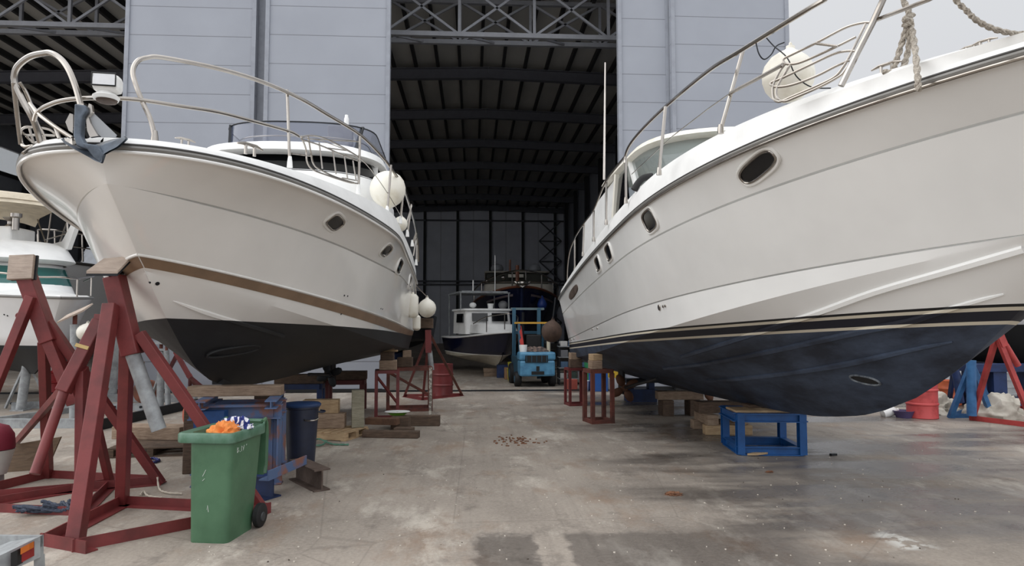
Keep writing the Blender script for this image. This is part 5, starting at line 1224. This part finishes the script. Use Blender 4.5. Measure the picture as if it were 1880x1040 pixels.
TL.part('amber_lens', MB().prism([tp(46, 1003, -.12), tp(62, 994.5, -.07), tp(62, 1006, -.07), tp(46, 1015, -.12)], (.0, -.05, 0)), M('amber_lens', S(196, 104, 36), .25), lm)
TL.part('lamp_base', MB().prism([tp(30, 1011, -.15), tp(42, 1005, -.12), tp(42, 1034, -.12), tp(30, 1040, -.15)], (.0, -.06, 0)), BLACK, lm)
# ropes and string on the ground
rd = random.Random(4); st_ = []
for k in range(7):
    c_ = G(88, 944); st_.append([c_+Vector((rd.uniform(-.32, .36), rd.uniform(-.12, .12), rd.uniform(.03, .12))) for _ in range(5)])
rope('rope_pile', st_, .018, 'tangled dark blue-grey rope on the base of the left red stands', M('dark_blue_rope', S(72, 80, 96), .85, c2=S(44, 50, 64), scale=40))
rope('string', [[G(268, 891)+Vector((0, 0, .13)), G(286, 888)+Vector((0, 0, .13)), G(292, 900)+Vector((0, 0, .02)), G(306, 908)+Vector((0, 0, .02)), G(334, 910)+Vector((0, 0, .02))], [G(258, 912)+Vector((0, 0, .02)), G(264, 906)+Vector((0, 0, .02)), G(272, 914)+Vector((0, 0, .02)), G(298, 918)+Vector((0, 0, .02))]], .011, 'white string curled on the floor left of the green bin', M('white_string', S(196, 186, 172), .8))
# --- small blue workboat just inside the door
F3 = Frame(1.30, 24.1, .24)
WB = Thing('work_boat', F3.w(0, 3, 0), 'small navy workboat with white wheelhouse and cream bottom inside the hangar', 'boat')
nm = bottom_mat('navy_workboat_paint', S(206, 200, 182), S(180, 172, 156), S(18, 22, 50), .86, 0, [(-.04, S(232, 230, 224))])
sh, in2, bw, hm = simple_boat(WB, F3, 6.2, 1.2, .42, .70, 1.68, nm, rise=.35, rake=.9, fine=.72, zsa=1.42)
WB.part('bulwark', bw, GELW); WB.part('deck', deck_mesh(F3, in2, .08, 0), GELW); WB.part('rub_rail', along_curve(F3, sh, .035, .02), GELW)
WB.part('foredeck_cabin', house(F3, [(.9, 3.4, .8, 1.65, 14, .9), (1.2, 3.4, .75, 1.98, 14, .8)]), GELW)
hs = WB.part('wheelhouse', house(F3, [(2.6, 5.0, .95, 1.6, 14, .3), (2.8, 5.0, .92, 2.5, 14, .3), (2.7, 5.1, 1.0, 2.53, 14, .3), (2.75, 5.1, .97, 2.6, 14, .3)]), GELW)
for a, b_ in ((-.72, -.08), (.08, .72)): WB.part('windscreen', MB().prism([F3.w(a, 2.62, 2.1), F3.w(b_, 2.62, 2.1), F3.w(b_, 2.7, 2.42), F3.w(a, 2.7, 2.42)], (0, -.03, 0)), DGLASS, hs)
for sg in (-1, 1): WB.part('side_window', MB().prism([F3.w(sg*.95, 3.1, 2.05), F3.w(sg*.95, 4.3, 2.05), F3.w(sg*.935, 4.3, 2.4), F3.w(sg*.935, 3.2, 2.4)], F3.w(0, 0, 0)-F3.w(sg*-.03, 0, 0)), DGLASS, hs)
fr_ = MB()
for sg in (-1, 1):
    fr_.tube([F3.w(sg*1.0, 3.4, 2.55), F3.w(sg*1.0, 3.4, 3.25), F3.w(sg*1.0, 5.6, 3.25), F3.w(sg*1.0, 5.6, 1.5)], .03, 6)
for u in (3.4, 4.5, 5.6): fr_.tube([F3.w(-1.05, u, 3.25), F3.w(1.05, u, 3.25)], .028, 6)
WB.part('roof_rack', fr_, GALV)
WB.part('awning', MB().box(F3.w(0, 4.5, 3.3), (1.9, 2.2, .05), .24), GALV)
WB.part('radar_dome', MB().ball(F3.w(-.55, 3.2, 2.74), .14, 14, (1, 1, .8)), GELW); WB.part('life_ring', MB().ball(F3.w(.9, 3.9, 2.78), .2, 14, (1, 1, .9)), M('shade_grey', S(130, 130, 132), .6))
WB.part('bucket', MB().lathe(F3.w(.2, 3.3, 2.61), [(.1, 0), (.13, .2), (.13, .2)], 12), GELW)
pts = [F3.w(.85, 1.9, 2.0), F3.w(.6, .9, 2.25), F3.w(.15, .1, 2.35), F3.w(-.15, .1, 2.35), F3.w(-.6, .9, 2.25), F3.w(-.85, 1.9, 2.0)]
rail(WB, 'pulpit_rail', pts, .02)
for k in (1, 2, 3, 4): rail(WB, 'stanchion', [pts[k], pts[k]-Vector((0, 0, .55))], .018, 1)
WB.part('antenna', MB().tube([F3.w(-.3, 4.2, 3.3), F3.w(-.3, 4.2, 3.8)], .03, 6), GELW); WB.part('mast_pole', MB().tube([F3.w(.75, 4.6, 3.3), F3.w(.75, 4.6, 4.9)], .02, 6), GELW)
def crib_simple(c, n_, w, label, mat=WOODD):
    for k in range(n_):
        timber(Vector(c)+Vector((0, 0, k*.152)), (w, .4, .15), .1*k, label[k], mat)
crib_simple(F3.w(0, 2.2, 0), 2, .7, ['timber on the floor under the navy workboat keel', 'upper timber touching the navy workboat keel'], WOOD)
solo('support_block', MB().box(Vector((1.15, 25.5, .24)), (.5, .3, .48)), BLUED, 'dark blue upright block right of the navy workboat keel', 'block')
# --- dark trawler yacht deep in the hangar
F4 = Frame(2.25, 31.0, -.02)
TY = Thing('trawler_yacht', F4.w(0, 6, 0), 'big dark blue trawler yacht seen bow-on deep inside the hangar', 'boat')
tm = bottom_mat('trawler_paint', S(20, 20, 26), S(14, 14, 18), S(20, 26, 56), 1.5, 0, [(-.05, S(120, 110, 100))])
sh, in2, bw, hm = simple_boat(TY, F4, 15, 2.55, .5, 1.6, 3.7, tm, rise=.6, rake=1.3, fine=.62, zsa=2.9)
TEAK = M('varnished_teak', S(128, 76, 52), .4, c2=S(100, 58, 40)); TWH = M('trawler_house', S(196, 190, 178), .5); TDK = M('trawler_canvas', S(58, 58, 52), .8)
TY.part('bulwark', bw, TEAK); TY.part('deck', deck_mesh(F4, in2, .1, 0), TWH); TY.part('rub_rail', along_curve(F4, sh, .06), TEAK)
TY.part('stem_post', MB().tube([F4.w(0, -.03, 3.7), F4.w(0, .45, 2.6), F4.w(0, 1.0, 1.6)], .07, 8), M('stem_blue', S(34, 44, 76), .4))
for sg in (-1, 1): TY.part('name_band', MB().grid([[F4.w(sg*b*.97+sg*.02, u+.02, z-.32) for b, u, z in sh[3:14]], [F4.w(sg*b*.965+sg*.02, u+.02, z-.42) for b, u, z in sh[3:14]]]), M('hawse_strip', S(96, 84, 84), .4))
hs = TY.part('trunk_cabin', house(F4, [(2.6, 12, 1.8, 3.4, 16, .8), (2.9, 12, 1.75, 4.0, 16, .8)]), TWH)
wh_ = TY.part('wheelhouse', house(F4, [(4.4, 11, 1.7, 3.9, 16, .5), (4.9, 11, 1.6, 4.7, 16, .5)]), TDK)
TY.part('roof', house(F4, [(4.7, 11.2, 1.7, 4.7, 16, .5), (4.6, 11.2, 1.75, 4.78, 16, .5)]), TWH, wh_)
TY.part('searchlight', MB().ball(F4.w(-.75, 4.3, 4.4), .14, 12), STEEL); TY.part('name_board', MB().box(F4.w(.0-.1, 4.35, 4.5), (.8, .05, .16)), TWH)
for x in (-1.05, 1.0): TY.part('radar_dome', MB().lathe(F4.w(x, 6, 4.85), [(.26, 0), (.34, .08), (.34, .2), (.26, .36), (.04, .42)], 18), M('dome_grey', S(120, 122, 126), .5))
TY.part('mast', MB().tube([F4.w(-.1, 2.5, 3.6), F4.w(-.1, 2.7, 4.9)], .09, 8), TEAK); TY.part('mast_top', MB().tube([F4.w(-.35, 6, 4.8), F4.w(-.35, 6, 5.5)], .06, 8), TEAK)
top = [F4.w(sg*(b-.1), u, z+.75) for sg, rows in ((1, list(reversed(sh[:24]))), (-1, sh[1:24])) for b, u, z in rows]
rail(TY, 'bow_rail', top, .04, 1)
for k in range(3, len(top), 6): rail(TY, 'stanchion', [top[k], top[k]-Vector((0, 0, .72))], .032, 1)
rail(TY, 'grab_rail', [F4.w(x, 2.2+.15*x*x, 4.05) for x in np.linspace(-1.9, 1.9, 11)], .04, 1)
TY.part('anchor', MB().ball(F4.w(0, -.25, 3.85), .22, 12, (1.3, .8, .7)).tube([F4.w(-.35, -.2, 3.9), F4.w(0, -.3, 3.65), F4.w(.35, -.2, 3.9)], .06, 8), STEEL)
TY.part('cradle_keel', MB().box(F4.w(0, 6, .25), (.5, 9, .5)), BLUED)
BLUEF = M('blue_vinyl', S(36, 64, 138), .45)
c = at(995, 560, 31.8); T = Thing('ball_fender', c-Vector((0, 0, .25)), 'blue teardrop fender hanging at the bow of the dark trawler yacht', 'fender')
T.part('ball', MB().lathe(c, [(.02, -.24), (.13, -.21), (.22, -.08), (.24, .03), (.17, .2), (.07, .34), (.04, .42), (.01, .43)], 18), BLUEF)
T.part('tip', MB().lathe(c, [(.02, -.26), (.12, -.225), (.13, -.2)], 14), GELW)
# --- dark boats in the shade at the left of the workboat
F5 = Frame(-3.6, 27.5, -.02)
DBt = Thing('motor_boat', F5.w(0, 4, 0), 'dark shaded boat inside the hangar behind the stern fenders', 'boat')
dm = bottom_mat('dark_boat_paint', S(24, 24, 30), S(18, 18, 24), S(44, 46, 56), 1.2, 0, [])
sh, in2, bw, hm = simple_boat(DBt, F5, 8.5, 1.6, .7, 1.2, 2.7, dm, rise=.5, rake=1.2)
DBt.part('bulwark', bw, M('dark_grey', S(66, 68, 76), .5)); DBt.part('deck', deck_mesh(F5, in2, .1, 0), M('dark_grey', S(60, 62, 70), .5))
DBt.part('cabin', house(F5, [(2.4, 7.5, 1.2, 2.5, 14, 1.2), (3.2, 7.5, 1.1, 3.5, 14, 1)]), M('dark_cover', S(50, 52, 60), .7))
DBt.part('keel_block', MB().box(F5.w(0, 4, .35), (.5, 5, .7)), BLUED)
# --- white hull with black bottom at far right
F6 = Frame(15.0, 13.5, -.06)
RBt = Thing('motor_yacht', F6.w(0, 6, 0), 'white hull with black bottom showing at the right edge behind the blue bottomed yacht', 'boat')
rm_ = bottom_mat('far_right_paint', S(22, 22, 25), S(16, 16, 19), S(226, 226, 228), 1.98, 0, [])
sh, in2, bw, hm = simple_boat(RBt, F6, 13, 2.35, .85, 1.75, 3.4, rm_, rise=.5, rake=1.3)
RBt.part('bulwark', bw, GELW); RBt.part('deck', deck_mesh(F6, in2, .1, 0), GELW)
RBt.part('cabin', house(F6, [(3.2, 11, 1.7, 3.2, 14, 1.5), (4.2, 11, 1.6, 4.3, 14, 1.2)]), GELW)
RBt.part('keel_block', MB().box(F6.w(0, 5.5, .42), (.6, 6, .84)), BLUED)
BK = Thing('keel_stand', G(1840, 748), 'dark blue steel stand with slots at right edge behind the crumpled tarps', 'keel stand')
kc_ = G(1846, 746)
for x in (-.62, -.1, .75): BK.part('leg', MB().box(kc_+Vector((x, .2, .42)), (.34 if x < 0 else .22, .4, .84)), BLUED)
BK.part('top_beam', MB().box(kc_+Vector((.05, .2, .92)), (1.8, .5, .18)), BLUED); BK.part('bottom_beam', MB().box(kc_+Vector((.05, .2, .09)), (1.8, .5, .18)), BLUED)
WSH = M('white_crate', S(212, 214, 216), .6)
for i, (px, w, lb) in enumerate(((1778, .5, 'white crate seen between the blue tripod legs at right'), (1812, .55, 'white crate seen right of the blue tripod'), (1872, .7, 'white slatted crate at the right edge behind the dark blue stand'))):
    c_ = G(px, 736); mb = MB().box(c_+Vector((0, .6, .4)), (w*1.3, .5, .8))
    for k in range(4): mb.box(c_+Vector((0, .345, .12+.19*k)), (w*1.3, .02, .03))
    solo('crate', mb, WSH, lb, 'crate', 'white crates at the far right')
# --- forklift, seen from behind
fc = Vector((2.02, 21.7, 0))
FK = Thing('forklift', fc, 'light blue forklift truck seen from behind at the hangar mouth', 'forklift')
FB = M('forklift_blue', S(88, 146, 180), .4, c2=S(70, 120, 154), scale=4); FD = M('forklift_teal', S(44, 84, 106), .5)
def fkp(x, y, z): return fc+Matrix.Rotation(.08, 3, 'Z') @ Vector((x, y, z))
Rf = Matrix.Rotation(.08, 3, 'Z')
cw = FK.part('counterweight', MB().box(fkp(0, 0, .60), (1.12, .6, .5), m=Rf).box(fkp(0, 0, .98), (1.16, .62, .26), m=Rf), FB, bevel=.06)
FK.part('grille', MB().box(fkp(-.04, -.32, .9), (.72, .03, .22), m=Rf), BLACK, cw)
for k in range(5): FK.part('grille_bar', MB().box(fkp(-.36+k*.16, -.335, .9), (.02, .02, .2), m=Rf), FD, cw)
FK.part('tow_slot', MB().box(fkp(0, -.31, .46), (.4, .03, .1), m=Rf).box(fkp(0, -.31, .6), (.1, .03, .14), m=Rf), BLACK, cw)
FK.part('body', MB().box(fkp(0, 1.0, .62), (1.1, 1.6, .6), m=Rf), FD)
for x in (-.56, .56):
    for y, r in ((.25, .24), (1.5, .34)):
        w_ = FK.part('wheel', MB().disc(fkp(x, y, r), r, .2, Rf @ Vector((1, 0, 0)), 22), BLACK)
        FK.part('hub', MB().disc(fkp(x*1.16, y, r), r*.45, .04, Rf @ Vector((1, 0, 0)), 14), FD, w_)
    FK.part('overhead_post', MB().bar(fkp(x*.85, .35, 1.1), fkp(x*.85, .5, 2.0), .07), FD); FK.part('overhead_post', MB().bar(fkp(x*.9, 1.6, .9), fkp(x*.85, 1.4, 2.0), .07), FD)
    FK.part('mast_rail', MB().bar(fkp(x*.78, 2.0, .1), fkp(x*.78, 1.95, 2.55), .12, .14), M('mast_blue', S(60, 104, 128), .5))
for k in range(5): FK.part('guard_bar', MB().bar(fkp(-.5, .5+.22*k, 2.03), fkp(.5, .5+.22*k, 2.03), .05, .06), M('guard_yellow', S(208, 160, 60), .5))
FK.part('mast_top', MB().bar(fkp(-.55, 1.95, 2.52), fkp(.62, 1.95, 2.52), .1, .08), M('mast_grey', S(110, 128, 132), .5)); FK.part('mast_crossbar', MB().bar(fkp(-.5, 1.95, 1.7), fkp(.5, 1.95, 1.7), .08, .1), FD)
FK.part('lift_cylinder', MB().tube([fkp(-.12, 1.95, .2), fkp(-.12, 1.95, 2.4)], .05, 8), DKMET)
FK.part('seat', MB().box(fkp(0, .7, 1.12), (.5, .5, .14), m=Rf).box(fkp(0, .45, 1.4), (.5, .12, .5), m=Rf), BLACK, bevel=.04)
FK.part('gas_post', MB().tube([fkp(.42, .1, 1.1), fkp(.42, .1, 1.75)], .06, 8), M('cream_tube', S(200, 192, 172), .5)); FK.part('mirror', MB().box(fkp(.42, .1, 1.78), (.3, .08, .06), m=Rf), GELW)
solo('rag', crumple(fkp(.0, .05, 1.10), .36, .18, .16, 21, 10, .4), M('mixed_rags', S(132, 112, 102), .9, c2=S(70, 66, 66), scale=9), 'heap of brown rags on the rear of the blue forklift', 'cloth')
solo('bucket', MB().lathe(fkp(-.42, -.02, 1.112), [(.11, 0), (.13, .2), (.13, .22)], 16), GELW, 'small white pot on the left rear of the blue forklift', 'bucket')
solo('safety_flag', MB().grid([[fkp(-.47, .28, 1.95-.1*k)+Vector((.03*math.sin(k*2.1), 0, 0)), fkp(-.47, .28, 1.95-.1*k)+Vector((.03+.014*min(k, 6), -.05, -.02+.02*math.sin(k*1.7)))] for k in range(8)]), M('red_flag', S(196, 66, 62), .8), 'red cloth flag hanging on the left post of the blue forklift', 'flag')
# --- clutter by the forklift
def box_t(name, c, d, mat, label, cat, rz=0, group=None): return solo(name, MB().box(Vector(c)+Vector((0, 0, d[2]/2)), d, rz), mat, label, cat, group, bevel=.01)
def tub(name, c, r, h, mat, label, cat='bucket'):
    c = Vector(c); T = Thing(name, c, label, cat)
    T.part('body', MB().lathe(c, [(r*.82, 0), (r, h), (r*1.06, h), (r*1.06, h*.96)], 18), mat)
    T.part('bail', MB().tube([c+Vector((math.cos(a)*r*1.05, 0, h*.9-abs(math.sin(a))*h*.25)) for a in np.linspace(0, math.pi, 9)]+[], .008, 5), STEEL); return T
YEL = M('yellow_plastic', S(226, 186, 58), .5); YELD = M('drum_yellow', S(190, 184, 60), .5); CRB = M('crate_blue', S(40, 92, 168), .5)
tub('bucket', (1.40, 24.25, 0), .18, .42, YELD, 'yellow canister standing left of the blue forklift')
tub('bucket', (1.40, 24.25, .422), .16, .22, YELD, 'small yellow pot stacked on the yellow canister left of the forklift')
box_t('cardboard_box', (1.35, 24.8, 0), (.4, .3, .42), M('cardboard', S(160, 124, 92), .85), 'cardboard box on the floor between the workboat and the forklift', 'box')
SH = Thing('shelf_rack', Vector((3.3, 22.6, 0)), 'steel shelf rack with clutter right of the blue forklift', 'shelf')
for x in (-.45, .45):
    for y in (-.2, .2): SH.part('post', MB().bar(Vector((3.3+x, 22.6+y, 0)), Vector((3.3+x, 22.6+y, 1.35)), .04), DKMET)
for z in (.2, .55, .9, 1.25): SH.part('shelf', MB().box((3.3, 22.6, z), (.95, .45, .03)), GALV)
cols = [S(200, 198, 196), S(150, 92, 78), S(84, 110, 140), S(206, 196, 176), S(120, 120, 124), S(58, 74, 66)]
cmats = [M('clutter_colour', c_, .6) for c_ in cols]
rd = random.Random(9); nm_ = ['white', 'brown', 'blue', 'cream', 'grey', 'dark green']; lev = ['bottom', 'second', 'third', 'top']; side = ['left end', 'middle', 'right end']
for i, z in enumerate((.2, .55, .9, 1.25)):
    for k in range(3):
        ci = (i*2+k*5+i*k) % 6
        box_t('storage_box', (3.0+.3*k, 22.55, z+.0152), (.24, .3, .16+.03*((i+k) % 3)), cmats[ci], '%s box on the %s shelf of the rack, %s' % (nm_[ci], lev[i], side[k]), 'box', rd.uniform(-.2, .2), 'boxes on the steel rack')
solo('tarpaulin', crumple((3.75, 21.9, 0), .16, .16, 1.15, 31, 12, .3), M('green_tarp', S(44, 128, 84), .7), 'green tarp standing bundled between the shelf rack and red trestle', 'tarp')
box_t('crate', (3.75, 20.3, 0), (.5, .45, .62), CRB, 'blue plastic crate behind the legs of the farther right trestle', 'crate')
box_t('crate', (4.42, 20.75, 0), (.6, .4, .36), M('crate_white', S(210, 210, 212), .5), 'low white crate under the yellow box by the farther trestle', 'crate')
box_t('crate', (4.42, 20.75, .362), (.55, .4, .4), YEL, 'yellow crate on the low white crate by the farther trestle', 'crate')
box_t('freezer_box', (5.05, 21.6, 0), (.9, .6, 1.35), M('pale_box', S(206, 212, 214), .5), 'tall pale box behind the nearer rust red trestle', 'box')
box_t('storage_box', (3.05, 20.9, 0), (.3, .25, .3), M('clutter_red', S(150, 70, 58), .7), 'brown-red box on the floor left of the blue crate', 'box')
tub('bucket', (3.35, 20.4, 0), .15, .3, GELW, 'white bucket on the floor left of the blue crate')
# --- litter on the floor
LEAF = M('dry_leaf', S(134, 92, 66), .85, c2=S(92, 62, 46), scale=12)
solo('dry_leaf', crumple(G(1237, 909), .09, .06, .03, 41, 8, .6), LEAF, 'curled brown leaf on the open concrete right of the aisle centre', 'leaf')
solo('dry_leaf', crumple(G(1412, 868), .05, .03, .02, 42, 8, .6), LEAF, 'small brown scrap on the concrete in front of the bright blue stand', 'leaf')
solo('debris_scrap', MB().box(G(1530, 837)+Vector((0, 0, .015)), (.1, .05, .03), .2), DKMET, 'small dark scrap on the concrete right of the bright blue stand', 'scrap')
rd = random.Random(77); lit = MB()
for k in range(420):
    px = rd.uniform(350, 1880); py = 745+290*rd.random()**1.3; c_ = G(px, py)
    if abs(c_.x) > 12: continue
    s_ = rd.uniform(.004, .011); lit.box(c_+Vector((0, 0, s_*.4)), (s_*1.6, s_, s_*.8), rd.uniform(0, 3))
o_ = solo('floor_grit', lit, M('grit', S(206, 198, 186), .9, c2=S(84, 74, 66), scale=1.5, lo=.56, hi=.6), 'scattered pale grit and chips over the concrete yard', 'grit'); o_['kind'] = 'stuff'
lit = MB()
for k in range(60):
    c_ = G(rd.gauss(950, 22), rd.gauss(811, 4)); lit.box(c_+Vector((0, 0, .008)), (rd.uniform(.02, .07), .02, .015), rd.uniform(0, 3))
o_ = solo('wood_chips', lit, LEAF, 'scatter of brown wood chips at the middle of the aisle', 'wood chips'); o_['kind'] = 'stuff'
